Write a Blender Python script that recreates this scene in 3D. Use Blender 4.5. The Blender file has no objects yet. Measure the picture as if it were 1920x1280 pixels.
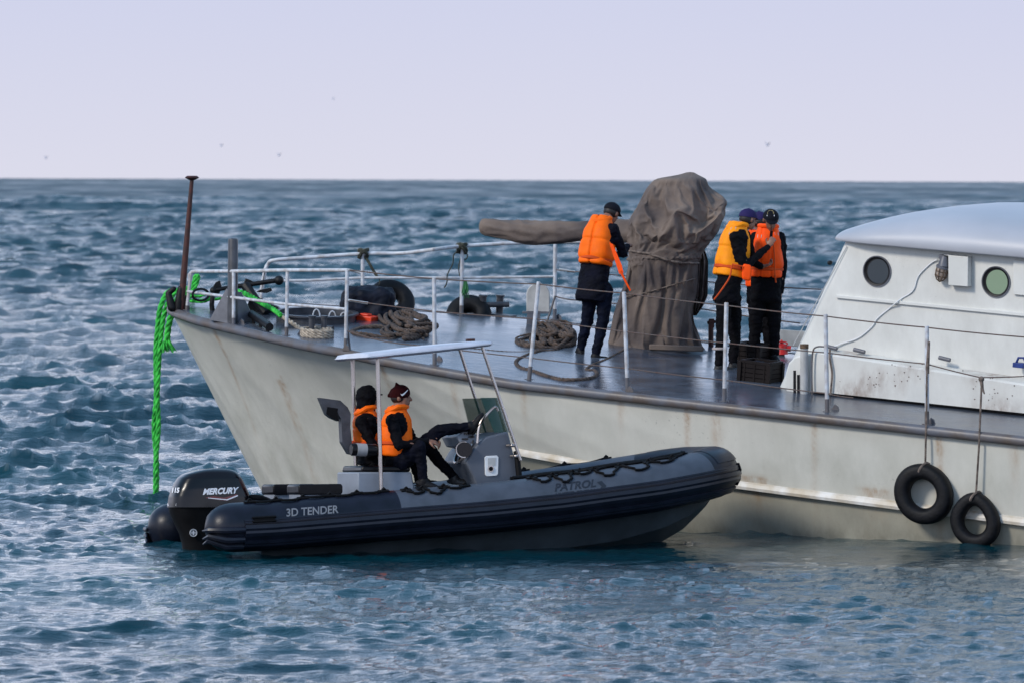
import bpy, bmesh, math, random
import numpy as np
from mathutils import Vector, noise
from mathutils.bvhtree import BVHTree
rad = math.radians
random.seed(7); RNG = np.random.default_rng(7)
scene = bpy.context.scene
COL = scene.collection

# ------------------------------------------------------------ camera, sky, sun, exposure
FPX = 11700.0; CAMH = 3.7
PITCH = math.atan(305.0/FPX); ROLL = rad(0.21)
cam = bpy.data.cameras.new('camera'); camo = bpy.data.objects.new('camera', cam); COL.objects.link(camo)
cam.sensor_width = 36.0; cam.lens = FPX/1920*36.0; cam.clip_start = 1.0; cam.clip_end = 30000
camo.location = (0, 0, CAMH)
from mathutils import Matrix
camo.rotation_euler = (Matrix.Rotation(math.pi/2-PITCH, 3, 'X') @ Matrix.Rotation(ROLL, 3, 'Z')).to_euler()
cam.dof.use_dof = True; cam.dof.focus_distance = 64.0; cam.dof.aperture_fstop = 5.6
scene.camera = camo

SUN_EL, SUN_AZ = 34.0, -52.0        # the brighter part of the overcast: behind the camera, to its left
world = bpy.data.worlds.new('World'); scene.world = world; world.use_nodes = True
nt = world.node_tree; nt.nodes.clear()
def wn(t): return nt.nodes.new(t)
sky = wn('ShaderNodeTexSky'); sky.sky_type = 'NISHITA'; sky.sun_disc = False
sky.sun_elevation = rad(SUN_EL); sky.sun_rotation = rad(180-SUN_AZ)
b1 = wn('ShaderNodeBackground'); b1.inputs[1].default_value = 0.05; nt.links.new(sky.outputs[0], b1.inputs[0])
tc = wn('ShaderNodeTexCoord'); sep = wn('ShaderNodeSeparateXYZ'); nt.links.new(tc.outputs['Generated'], sep.inputs[0])
rmp = wn('ShaderNodeValToRGB'); nt.links.new(sep.outputs[2], rmp.inputs[0])
cr = rmp.color_ramp; cr.elements[0].position = 0.0; cr.elements[0].color = (0.70, 0.70, 0.82, 1)
cr.elements[1].position = 1.0; cr.elements[1].color = (0.27, 0.43, 0.72, 1)
e = cr.elements.new(0.03); e.color = (0.61, 0.635, 0.82, 1)
e = cr.elements.new(0.11); e.color = (1.42, 1.48, 1.72, 1)
e = cr.elements.new(0.24); e.color = (0.82, 1.02, 1.42, 1)
e = cr.elements.new(0.45); e.color = (0.27, 0.55, 0.88, 1)
nz = wn('ShaderNodeTexNoise'); nz.inputs['Scale'].default_value = 2.2; nz.inputs['Detail'].default_value = 4
nt.links.new(tc.outputs['Generated'], nz.inputs['Vector'])
mr = wn('ShaderNodeMapRange'); mr.inputs[3].default_value = 0.93; mr.inputs[4].default_value = 1.07
nt.links.new(nz.outputs[0], mr.inputs[0])
b2 = wn('ShaderNodeBackground'); nt.links.new(rmp.outputs[0], b2.inputs[0]); nt.links.new(mr.outputs[0], b2.inputs[1])
mx = wn('ShaderNodeMixShader'); mx.inputs[0].default_value = 0.93
nt.links.new(b1.outputs[0], mx.inputs[1]); nt.links.new(b2.outputs[0], mx.inputs[2])
wo = wn('ShaderNodeOutputWorld'); nt.links.new(mx.outputs[0], wo.inputs[0])

sl = bpy.data.lights.new('sun', 'SUN'); sl.energy = 2.3; sl.angle = rad(12); sl.color = (1.0, 0.92, 0.82)
so = bpy.data.objects.new('sun', sl); COL.objects.link(so)
az = rad(SUN_AZ)
sd = Vector((math.sin(az)*math.cos(rad(SUN_EL)), -math.cos(az)*math.cos(rad(SUN_EL)), math.sin(rad(SUN_EL))))
so.rotation_euler = sd.to_track_quat('Z', 'Y').to_euler(); so.location = (-20, -20, 30)
scene.view_settings.view_transform = 'Standard'; scene.view_settings.look = 'None'
scene.view_settings.exposure = 0.12; scene.view_settings.gamma = 1.0

# ------------------------------------------------------------ frames: image <-> world, ship, dinghy
V = lambda *a: np.array(a, float)
cp_, sp_ = math.cos(PITCH), math.sin(PITCH); crl, srl = math.cos(ROLL), math.sin(ROLL)
CAM = V(0, 0, CAMH)
def ray(px, py):
    X = px-960; Y = py-640
    ix = X*crl+Y*srl; iy = -X*srl+Y*crl
    up = -iy/FPX
    return V(ix/FPX, cp_+up*sp_, up*cp_-sp_)
def proj(p):
    x, y, z = p[0], p[1], p[2]-CAMH
    dep = y*cp_-z*sp_; up = y*sp_+z*cp_
    ix = FPX*x/dep; iy = -FPX*up/dep
    return V(960+ix*crl-iy*srl, 640+ix*srl+iy*crl)
def WY(px, py, Y):
    r = ray(px, py); return CAM+r*(Y/r[1])
def unit(a):
    a = np.asarray(a, float); return a/np.linalg.norm(a)
def frame(th, tau, eps):
    th, tau, eps = map(rad, (th, tau, eps))
    u = V(math.cos(th)*math.cos(tau), -math.sin(th)*math.cos(tau), -math.sin(tau))
    v = V(math.sin(th)*math.cos(eps), math.cos(th)*math.cos(eps), math.sin(eps))
    v = unit(v-u*(u@v)); return u, v, np.cross(u, v)
SU, SV, SW = frame(30, 5.0, 2.6)
SO = WY(325, 592, 71.3)
def S(s, t, z): return SO+SU*s+SV*t+SW*z
def plane_hit(px, py, o, n):
    r = ray(px, py); return CAM+r*(((o-CAM)@n)/(r@n))
def dzf(s): return float(np.interp(s, [0, 3.7, 6, 12], [.165, .165, .08, .155]))
def toS(p): d = np.asarray(p)-SO; return V(d@SU, d@SV, d@SW)
def SD(px, py, up=0.0):                      # point of the deck seen at a pixel
    z = .13
    for _ in range(4):
        p = plane_hit(px, py, SO+SW*(z+up), SW); z = dzf(toS(p)[0])
    return p
def ST(px, py, t): return plane_hit(px, py, SO+SV*t, SV)
RPH = 19.5
RU, RV, RW = frame(-RPH, -0.3, -2.8)
RO = WY(392, 1037, 61.0)                      # near tube's stern end, at the water
RO = RO+RV*1.0
def R_(p, q, z): return RO+RU*p+RV*q+RW*z
def RQ(px, py, q): return plane_hit(px, py, RO+RV*q, RV)

# ------------------------------------------------------------ materials
MATS = {}
def mat(name, col, rough=.5, metal=0.0, var=.15, scale=6.0, bump=0.0, bscale=60.0, col2=None, spec=None, coat=0.0, detail=5, stretch=None):
    m = bpy.data.materials.new(name); m.use_nodes = True; n = m.node_tree; bs = n.nodes['Principled BSDF']
    tcn = n.nodes.new('ShaderNodeTexCoord'); vec = tcn.outputs['Object']
    if stretch:
        mp = n.nodes.new('ShaderNodeMapping'); mp.inputs['Scale'].default_value = stretch
        n.links.new(vec, mp.inputs[0]); vec = mp.outputs[0]
    t = n.nodes.new('ShaderNodeTexNoise'); t.inputs['Scale'].default_value = scale; t.inputs['Detail'].default_value = detail
    n.links.new(vec, t.inputs['Vector'])
    r = n.nodes.new('ShaderNodeValToRGB'); n.links.new(t.outputs[0], r.inputs[0])
    c = np.array(col); c2 = np.array(col2) if col2 is not None else c*(1-var*1.6)
    r.color_ramp.elements[0].position = .35; r.color_ramp.elements[1].position = .65
    r.color_ramp.elements[0].color = (*c2, 1); r.color_ramp.elements[1].color = (*np.clip(c*(1+var*.4), 0, 1), 1)
    n.links.new(r.outputs[0], bs.inputs['Base Color'])
    rr = n.nodes.new('ShaderNodeMapRange'); rr.inputs[3].default_value = max(rough-.1, .02); rr.inputs[4].default_value = min(rough+.1, 1)
    n.links.new(t.outputs[0], rr.inputs[0]); n.links.new(rr.outputs[0], bs.inputs['Roughness'])
    bs.inputs['Metallic'].default_value = metal
    if spec is not None: bs.inputs['Specular IOR Level'].default_value = spec
    if coat: bs.inputs['Coat Weight'].default_value = coat; bs.inputs['Coat Roughness'].default_value = .12
    if bump:
        t2 = n.nodes.new('ShaderNodeTexNoise'); t2.inputs['Scale'].default_value = bscale; t2.inputs['Detail'].default_value = 4
        n.links.new(vec, t2.inputs['Vector'])
        b = n.nodes.new('ShaderNodeBump'); b.inputs['Strength'].default_value = 1.0; b.inputs['Distance'].default_value = bump
        n.links.new(t2.outputs[0], b.inputs['Height']); n.links.new(b.outputs[0], bs.inputs['Normal'])
    MATS[name] = m; return m
def stain_mat(name, col, dirt, rust=(.30, .15, .05), rough=.55, streak=True):
    m = mat(name, col, rough, var=.05, scale=1.6, bump=.004, bscale=5)
    n = m.node_tree; bs = n.nodes['Principled BSDF']; src = bs.inputs['Base Color'].links[0].from_socket
    def chain(src, attr, c, sc, k):
        a = n.nodes.new('ShaderNodeAttribute'); a.attribute_name = attr
        t = n.nodes.new('ShaderNodeTexNoise'); t.inputs['Scale'].default_value = sc; t.inputs['Detail'].default_value = 8; t.inputs['Roughness'].default_value = .7
        mp = n.nodes.new('ShaderNodeMapping'); mp.inputs['Scale'].default_value = (1, 1, .45)
        tcn = n.nodes.new('ShaderNodeTexCoord'); n.links.new(tcn.outputs['Object'], mp.inputs[0]); n.links.new(mp.outputs[0], t.inputs['Vector'])
        q = n.nodes.new('ShaderNodeMapRange'); q.inputs[1].default_value = .34; q.inputs[2].default_value = .66; n.links.new(t.outputs[0], q.inputs[0])
        mu = n.nodes.new('ShaderNodeMath'); mu.operation = 'MULTIPLY'; n.links.new(a.outputs['Fac'], mu.inputs[0]); n.links.new(q.outputs[0], mu.inputs[1])
        mu2 = n.nodes.new('ShaderNodeMath'); mu2.operation = 'MULTIPLY'; mu2.inputs[1].default_value = k; mu2.use_clamp = True; n.links.new(mu.outputs[0], mu2.inputs[0])
        mi = n.nodes.new('ShaderNodeMix'); mi.data_type = 'RGBA'; n.links.new(mu2.outputs[0], mi.inputs[0]); n.links.new(src, mi.inputs[6]); mi.inputs[7].default_value = (*c, 1)
        return mi.outputs[2]
    s = chain(src, 'dirt', dirt, 3.0, 1.0); s = chain(s, 'rust', rust, 9.0, 1.6)
    # fine scuffs and chips, gathered in patches
    tc2 = n.nodes.new('ShaderNodeTexCoord'); pn = n.nodes.new('ShaderNodeTexNoise'); pn.inputs['Scale'].default_value = .9; pn.inputs['Detail'].default_value = 3
    fn_ = n.nodes.new('ShaderNodeTexNoise'); fn_.inputs['Scale'].default_value = 26; fn_.inputs['Detail'].default_value = 6; fn_.inputs['Roughness'].default_value = .75
    n.links.new(tc2.outputs['Object'], pn.inputs['Vector']); n.links.new(tc2.outputs['Object'], fn_.inputs['Vector'])
    a1 = n.nodes.new('ShaderNodeMapRange'); a1.inputs[1].default_value = .50; a1.inputs[2].default_value = .68; n.links.new(pn.outputs[0], a1.inputs[0])
    a2 = n.nodes.new('ShaderNodeMapRange'); a2.inputs[1].default_value = .60; a2.inputs[2].default_value = .68; n.links.new(fn_.outputs[0], a2.inputs[0])
    mu = n.nodes.new('ShaderNodeMath'); mu.operation = 'MULTIPLY'; n.links.new(a1.outputs[0], mu.inputs[0]); n.links.new(a2.outputs[0], mu.inputs[1])
    mu2 = n.nodes.new('ShaderNodeMath'); mu2.operation = 'MULTIPLY'; mu2.inputs[1].default_value = .55; n.links.new(mu.outputs[0], mu2.inputs[0])
    mi = n.nodes.new('ShaderNodeMix'); mi.data_type = 'RGBA'; n.links.new(mu2.outputs[0], mi.inputs[0]); n.links.new(s, mi.inputs[6]); mi.inputs[7].default_value = (.10, .09, .085, 1)
    n.links.new(mi.outputs[2], bs.inputs['Base Color']); return m
stain_mat('hull_paint', (.60, .59, .535), (.40, .395, .34))
stain_mat('lower_paint', (.36, .345, .285), (.21, .20, .16), rough=.45)
stain_mat('house_paint', (.66, .66, .63), (.33, .32, .29), rust=(.16, .08, .05))
mat('strake_paint', (.66, .65, .63), .5, var=.2, scale=4, col2=(.45, .38, .28))
mat('roof_paint', (.40, .415, .46), .45, var=.06, scale=1.2, bump=.003, bscale=4)
mat('deck_paint', (.070, .086, .115), .24, var=.45, scale=2.2, bump=.004, bscale=9, col2=(.040, .047, .063), spec=.6)
mat('rail_grey', (.095, .10, .12), .42, var=.3, scale=5, col2=(.095, .075, .065), bump=.002, bscale=30)
mat('rail_white', (.52, .55, .60), .35, var=.2, scale=14, col2=(.38, .36, .36))
mat('dark_grey_paint', (.055, .058, .07), .45, var=.3, scale=8, bump=.002)
mat('mid_grey_paint', (.12, .125, .15), .45, var=.2, scale=8)
mat('pale_grey_paint', (.47, .47, .46), .5, var=.15, scale=8)
mat('rust_pole', (.060, .012, .007), .6, var=.5, scale=20, bump=.002, col2=(.028, .007, .005))
mat('black_iron', (.006, .006, .008), .5, spec=.3, var=.4, scale=20, bump=.003)
mat('wire', (.085, .075, .07), .6, var=.5, scale=30, col2=(.10, .05, .035))
mat('bright_wire', (.55, .55, .55), .4, metal=.3)
mat('green_twine', (.03, .16, .05), .8)
mat('green_rope', (.07, .60, .085), .75, var=.35, scale=14, bump=.006, bscale=160, col2=(.018, .26, .035), spec=.2, detail=9)
mat('olive_rope', (.06, .062, .045), .85, var=.5, scale=30, bump=.004, bscale=120)
mat('beige_rope', (.42, .36, .29), .85, var=.3, scale=30, bump=.004, bscale=120)
mat('brown_rope', (.10, .070, .055), .9, var=.4, scale=20, bump=.004, bscale=120)
mat('thin_rope', (.20, .155, .13), .9, var=.4, scale=20)
mat('rubber', (.005, .005, .007), .6, spec=.25, var=.4, scale=18, bump=.003, bscale=40)
mat('navy_canvas', (.010, .013, .024), .6, var=.4, scale=8, bump=.006, bscale=14, spec=.12)
mat('orange_plastic', (.72, .05, .012), .4)
mat('tarp', (.185, .145, .120), .75, var=.3, scale=1.7, bump=.005, bscale=34, col2=(.072, .060, .060), detail=9, spec=.12)
mat('crate_plastic', (.012, .009, .009), .5, spec=.12)
mat('red_paint', (.55, .012, .012), .45)
mat('blue_plastic', (.01, .035, .19), .45)
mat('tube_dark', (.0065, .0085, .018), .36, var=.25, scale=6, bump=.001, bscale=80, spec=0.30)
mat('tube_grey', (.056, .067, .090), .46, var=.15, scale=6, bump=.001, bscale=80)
mat('rubber_strake', (.010, .012, .022), .34, var=.2, spec=0.30)
mat('rib_hull', (.050, .068, .082), .35, var=.2, scale=3, spec=0.30)
mat('console_grey', (.085, .098, .125), .4, var=.08, scale=3)
mat('seat_grey', (.20, .225, .27), .45, var=.1)
mat('band_grey', (.30, .295, .30), .6)
mat('canopy_paint', (.52, .55, .64), .35, var=.12, scale=5)
mat('steel', (.46, .42, .40), .25, metal=.9, var=.1)
mat('black_gloss', (.0035, .0025, .004), .2, var=.2, spec=.35)
mat('black_matte', (.006, .006, .007), .6, var=.3, spec=.12)
mat('cushion_black', (.005, .0045, .006), .35, var=.2, bump=.002, bscale=18, spec=0.20)
mat('white_plastic', (.72, .73, .74), .35, var=.05)
mat('letter_white', (.75, .76, .80), .4, var=.02)
mat('letter_grey', (.16, .17, .19), .5, var=.02)
mat('letter_dark', (.010, .013, .022), .5, var=.02)
mat('letter_maroon', (.16, .035, .035), .35, var=.1)
mat('vest_orange', (1.0, .150, .001), .62, var=.08, scale=12, bump=.003, bscale=30, spec=0.20)
mat('vest_orange_lit', (1.0, .30, .004), .62, var=.08, scale=12, bump=.003, bscale=30, spec=0.20)  # same vest orange, with the light from the left put into the colour
mat('vest_orange_shaded', (1.0, .085, .002), .62, var=.08, scale=12, bump=.003, bscale=30, spec=0.20)  # same vest orange, deepened in colour for vests turned less to the light
mat('strap_orange', (.60, .075, .012), .7, spec=0.20)
mat('reflective', (.42, .36, .34), .5)
mat('navy_cloth', (.0035, .0042, .011), .8, var=.35, scale=9, bump=.006, bscale=24, spec=.12)
mat('black_cloth', (.0022, .0022, .0045), .8, var=.35, scale=9, bump=.006, bscale=24, spec=.12)
mat('blue_trousers', (.003, .0052, .016), .8, var=.35, scale=9, bump=.006, bscale=24, spec=.12)
mat('skin', (.24, .115, .075), .5, var=.12, scale=30, bump=.001)
mat('skin_dark', (.20, .10, .068), .5, var=.12, scale=30, bump=.001)
mat('hair', (.008, .006, .006), .6)
mat('eye_white', (.5, .47, .45), .3, var=.02)
mat('cap_purple', (.024, .018, .085), .75, var=.15, spec=.12)
mat('cap_black', (.006, .007, .012), .75, var=.2, spec=.12)
mat('beanie_maroon', (.028, .0022, .0035), .9, var=.25, scale=40, bump=.003, bscale=150, spec=.12)
mat('gold', (.30, .24, .10), .5)
mat('shoe', (.010, .010, .012), .5)
mat('sole_white', (.6, .6, .58), .5)
mat('wood', (.16, .10, .06), .8, var=.5, scale=12, stretch=(1, 8, 8))
mat('lime', (.5, .75, .02), .5)
mat('gull', (.5, .52, .62), .8)
def glass(name, col, rough=.05, alpha=None, trans=0.0):
    m = bpy.data.materials.new(name); m.use_nodes = True; bs = m.node_tree.nodes['Principled BSDF']
    bs.inputs['Base Color'].default_value = (*col, 1); bs.inputs['Roughness'].default_value = rough
    bs.inputs['Transmission Weight'].default_value = trans
    bs.inputs['IOR'].default_value = 1.45
    if alpha is not None: bs.inputs['Alpha'].default_value = alpha
    MATS[name] = m
glass('dark_glass', (.035, .045, .055), .12)
glass('green_glass', (.22, .30, .20), .25)
glass('windscreen_tint', (.02, .075, .045), .06, alpha=.62)
glass('lamp_glass', (.45, .36, .30), .15, alpha=.7)

# ------------------------------------------------------------ mesh building
class MB:
    def __init__(s): s.v = []; s.f = []; s.n = 0
    def add(s, v, f):
        v = np.asarray(v, float).reshape(-1, 3); s.v.append(v); s.f += [tuple(int(i)+s.n for i in q) for q in f]; s.n += len(v); return s
    def box(s, c, ax, ay, az):                  # centre, three half axes
        c = np.asarray(c); ax, ay, az = map(np.asarray, (ax, ay, az))
        v = [c+i*ax+j*ay+k*az for i in (-1, 1) for j in (-1, 1) for k in (-1, 1)]
        f = [(0, 1, 3, 2), (4, 6, 7, 5), (0, 4, 5, 1), (2, 3, 7, 6), (0, 2, 6, 4), (1, 5, 7, 3)]
        if np.dot(np.cross(ax, ay), az) < 0: f = [q[::-1] for q in f]
        return s.add(v, f)
    def tube(s, pts, r, n=10, caps=True, closed=False, up=None, flat=1.0):
        P = [np.asarray(p, float) for p in pts]; m = len(P)
        rr = [r]*m if np.isscalar(r) else list(r)
        T = []
        for i in range(m):
            if closed: d = P[(i+1) % m]-P[i-1]
            else: d = P[min(i+1, m-1)]-P[max(i-1, 0)]
            T.append(unit(d) if np.linalg.norm(d) > 1e-9 else V(0, 0, 1))
        a = V(0, 0, 1) if up is None else np.asarray(up, float)
        if abs(a@T[0]) > .95: a = V(1, 0, 0)
        N = unit(a-T[0]*(a@T[0])); v = []
        for i in range(m):
            N = unit(N-T[i]*(N@T[i])); B = np.cross(T[i], N)
            for k in range(n):
                g = 2*math.pi*k/n; v.append(P[i]+rr[i]*(N*math.cos(g)*flat+B*math.sin(g)))
        f = []
        for i in range(m if closed else m-1):
            j = (i+1) % m
            for k in range(n):
                k2 = (k+1) % n; f.append((i*n+k, j*n+k, j*n+k2, i*n+k2))
        if caps and not closed: f.append(tuple(range(n))); f.append(tuple(range((m-1)*n+n-1, (m-1)*n-1, -1)))
        return s.add(v, f)
    def loft(s, rings, caps=True, closed=True):
        n = len(rings[0]); m = len(rings); f = []
        for i in range(m-1):
            for k in range(n if closed else n-1):
                k2 = (k+1) % n; f.append((i*n+k, i*n+k2, (i+1)*n+k2, (i+1)*n+k))
        if caps: f.append(tuple(range(n-1, -1, -1))); f.append(tuple(range((m-1)*n, m*n)))
        return s.add(np.concatenate([np.asarray(r) for r in rings]), f)
    def ell(s, c, ax, ay, az, n=16, m=10, z0=-1, z1=1):
        c, ax, ay, az = map(np.asarray, (c, ax, ay, az)); rings = []
        a0, a1 = math.asin(z0), math.asin(z1)
        for i in range(m+1):
            g = a0+(a1-a0)*i/m; cg = max(math.cos(g), .02)
            rings.append([c+az*math.sin(g)+cg*(ax*math.cos(2*math.pi*k/n)+ay*math.sin(2*math.pi*k/n)) for k in range(n)])
        if np.dot(np.cross(ax, ay), az) < 0: rings = rings[::-1]
        return s.loft(rings)
    def cap(s, a, b, ra, rb, n=12, m=4):
        a, b = np.asarray(a, float), np.asarray(b, float); d = b-a; L = np.linalg.norm(d)
        d = d/L if L > 1e-6 else V(0, 0, 1); P = []; rr = []
        for i in range(m+1):
            g = math.pi/2*(1-i/m); P.append(a-d*ra*math.sin(g)); rr.append(max(ra*math.cos(g), ra*.03))
        for i in range(m+1):
            g = math.pi/2*i/m; P.append(b+d*rb*math.sin(g)); rr.append(max(rb*math.cos(g), rb*.03))
        return s.tube(P, rr, n, up=V(.3, .5, .81))
    def prism(s, poly, ext):
        poly = [np.asarray(p, float) for p in poly]; n = len(poly); ext = np.asarray(ext, float)
        v = poly+[p+ext for p in poly]
        nn = V(0, 0, 0)
        for i in range(n): nn = nn+np.cross(poly[i], poly[(i+1) % n])
        f = [tuple(range(n)), tuple(range(2*n-1, n-1, -1))]+[(i, i+n, (i+1) % n+n, (i+1) % n) for i in range(n)]
        if nn@ext > 0: f = [q[::-1] for q in f]
        return s.add(v, f)
    def disc(s, c, r, nrm, th, n=24):
        nrm = unit(nrm); return s.tube([np.asarray(c)-nrm*th/2, np.asarray(c)+nrm*th/2], r, n)
    def mesh(s, name): 
        me = bpy.data.meshes.new(name); me.from_pydata([tuple(p) for p in np.concatenate(s.v)], [], s.f); me.update(); return me
def origin_of(par): 
    while par is not None and par.parent is not None: par = par.parent
    return np.array(par.location) if par is not None else V(0, 0, 0)
def finish(o, m, smooth=True, ang=40):
    if m: 
        o.data.materials.clear(); o.data.materials.append(MATS[m])
    if smooth:
        o.data.shade_smooth(); 
        bm = bmesh.new(); bm.from_mesh(o.data)
        for e_ in bm.edges:
            if len(e_.link_faces) == 2 and e_.calc_face_angle(0) > rad(ang): e_.smooth = False
        bm.to_mesh(o.data); bm.free()
def build(name, mb, m, par=None, loc=None, smooth=True, bevel=0, label=None, ang=40, kind=None):
    org = origin_of(par) if par is not None else (np.asarray(loc, float) if loc is not None else V(0, 0, 0))
    mb.v = [np.concatenate(mb.v)-org]
    o = bpy.data.objects.new(name, mb.mesh(name)); COL.objects.link(o)
    if par is not None: o.parent = par
    else: o.location = tuple(org)
    if bevel:
        md = o.modifiers.new('bevel', 'BEVEL'); md.width = bevel; md.segments = 2; md.limit_method = 'ANGLE'; md.angle_limit = rad(35)
    finish(o, m, smooth, ang)
    if label: o['label'] = label
    if kind: o['kind'] = kind
    return o
def thing(name, label, cat, loc, group=None):
    o = bpy.data.objects.new(name, None); COL.objects.link(o); o.location = tuple(loc); o.empty_display_size = .1
    o['label'] = label; o['category'] = cat
    if group: o['group'] = group
    return o
def tag(o, label, cat, group=None):
    o['label'] = label; o['category'] = cat
    if group: o['group'] = group
    return o
def spline(pts, n=8):                            # Catmull-Rom through points
    P = [np.asarray(p, float) for p in pts]; P = [2*P[0]-P[1]]+P+[2*P[-1]-P[-2]]; out = []
    for i in range(1, len(P)-2):
        for k in range(n):
            t = k/n; a, b, c, d = P[i-1:i+3]
            out.append(.5*((2*b)+(-a+c)*t+(2*a-5*b+4*c-d)*t*t+(-a+3*b-3*c+d)*t**3))
    out.append(P[-2]); return out
def resample(P, step):
    P = np.array(P); d = np.r_[0, np.cumsum(np.linalg.norm(np.diff(P, axis=0), axis=1))]
    n = max(int(d[-1]/step), 2); q = np.linspace(0, d[-1], n+1)
    return np.stack([np.interp(q, d, P[:, i]) for i in range(3)], 1)
def twisted(mb, pts, R, strands=3, pitch=None, n=6, fat=1.0):
    P = resample(pts, R*.55); pitch = pitch or R*7; m = len(P)
    T = np.gradient(P, axis=0); T /= np.linalg.norm(T, axis=1)[:, None]+1e-12
    N = V(.3, .4, .86); N = unit(N-T[0]*(N@T[0])); ax = []
    for i in range(m): N = unit(N-T[i]*(N@T[i])); ax.append((N, np.cross(T[i], N)))
    for k in range(strands):
        pp = []
        for i in range(m):
            g = 2*math.pi*(k/strands+i*R*.55/pitch); pp.append(P[i]+R*.5*(ax[i][0]*math.cos(g)+ax[i][1]*math.sin(g)))
        mb.tube(pp, R*.56*fat, n)
    return mb
def remeshed(name, mb, vox, m, par, smooth_it=4, fn=None, label=None, sub=None):
    org = origin_of(par); mb.v = [np.concatenate(mb.v)-org]
    o = bpy.data.objects.new(name, mb.mesh(name+'_raw')); COL.objects.link(o)
    md = o.modifiers.new('r', 'REMESH'); md.mode = 'VOXEL'; md.voxel_size = vox; md.adaptivity = 0
    ms = o.modifiers.new('s', 'SMOOTH'); ms.factor = .5; ms.iterations = smooth_it
    dg = bpy.context.evaluated_depsgraph_get(); dg.update()
    me = bpy.data.meshes.new_from_object(o.evaluated_get(dg)); me.name = name
    o.modifiers.clear(); old = o.data; o.data = me; bpy.data.meshes.remove(old)
    if fn is not None:
        n = len(me.vertices); co = np.empty(n*3); me.vertices.foreach_get('co', co); co = co.reshape(-1, 3)
        no = np.empty(n*3); me.vertices.foreach_get('normal', no); no = no.reshape(-1, 3)
        co = co+no*fn(co+org, no)[:, None]; me.vertices.foreach_set('co', co.ravel()); me.update()
    me.materials.clear(); me.materials.append(MATS[m]); me.shade_smooth(); o.parent = par
    if label: o['label'] = label
    return o
def bvh_of(objs):
    vs, fs, n = [], [], 0
    for o in objs:
        org = origin_of(o) if o.parent else np.array(o.location)
        vs += [tuple(np.array(v.co)+org) for v in o.data.vertices]; fs += [tuple(i+n for i in p.vertices) for p in o.data.polygons]; n = len(vs)
    return BVHTree.FromPolygons(vs, fs)
def cast(bvh, px, py, off=.004, Y=None):         # where the ray through a pixel meets a surface, just proud of it
    r = unit(ray(px, py)); h = bvh.ray_cast(Vector(CAM), Vector(r))
    if h[0] is None: return WY(px, py, Y) if Y else None
    return np.array(h[0])+unit(np.array(h[1])*(-1 if np.dot(h[1], r) > 0 else 1))*off
def decal(name, bvh, m, par, tris_px, off=.004, Y=None, label=None):
    """flat print lying on a surface: 2-D faces (pixel coordinates) dropped on to it"""
    pts, faces = tris_px; v = [cast(bvh, x, y, off, Y) for x, y in pts]
    ok = [f for f in faces if all(v[i] is not None for i in f)]
    v = [p if p is not None else CAM for p in v]
    used = sorted({i for f in ok for i in f}); mp = {u: i for i, u in enumerate(used)}
    mb = MB(); mb.add([v[u] for u in used], [tuple(mp[i] for i in f) for f in ok])
    return build(name, mb, m, par, smooth=False, label=label)
def text_px(txt, x, y, hpx, wpx=None, ang=0.0, shear=0.0, bold=0.0, sub=None):
    cu = bpy.data.curves.new('t', 'FONT'); cu.body = txt; cu.size = 1; cu.shear = shear; cu.offset = bold; cu.resolution_u = 3
    o = bpy.data.objects.new('t', cu); COL.objects.link(o)
    dg = bpy.context.evaluated_depsgraph_get(); dg.update(); me = bpy.data.meshes.new_from_object(o.evaluated_get(dg))
    bm = bmesh.new(); bm.from_mesh(me); bmesh.ops.triangulate(bm, faces=bm.faces[:])
    P = np.array([v.co[:] for v in bm.verts])[:, :2]; F = [tuple(v.index for v in f.verts) for f in bm.faces]
    bm.free(); bpy.data.objects.remove(o); bpy.data.meshes.remove(me); bpy.data.curves.remove(cu)
    mn, mxx = P.min(0), P.max(0); sy = hpx/(mxx[1]-mn[1]); sx = (wpx/(mxx[0]-mn[0])) if wpx else sy
    P = (P-mn)*[sx, sy]; c, s_ = math.cos(rad(ang)), math.sin(rad(ang))
    out = [(x+a*c-b*s_*0-0, y-(b)-a*s_) for a, b in P]
    return out, F
def poly_px(pts): return [tuple(p) for p in pts], [tuple(range(len(pts)))]

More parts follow.
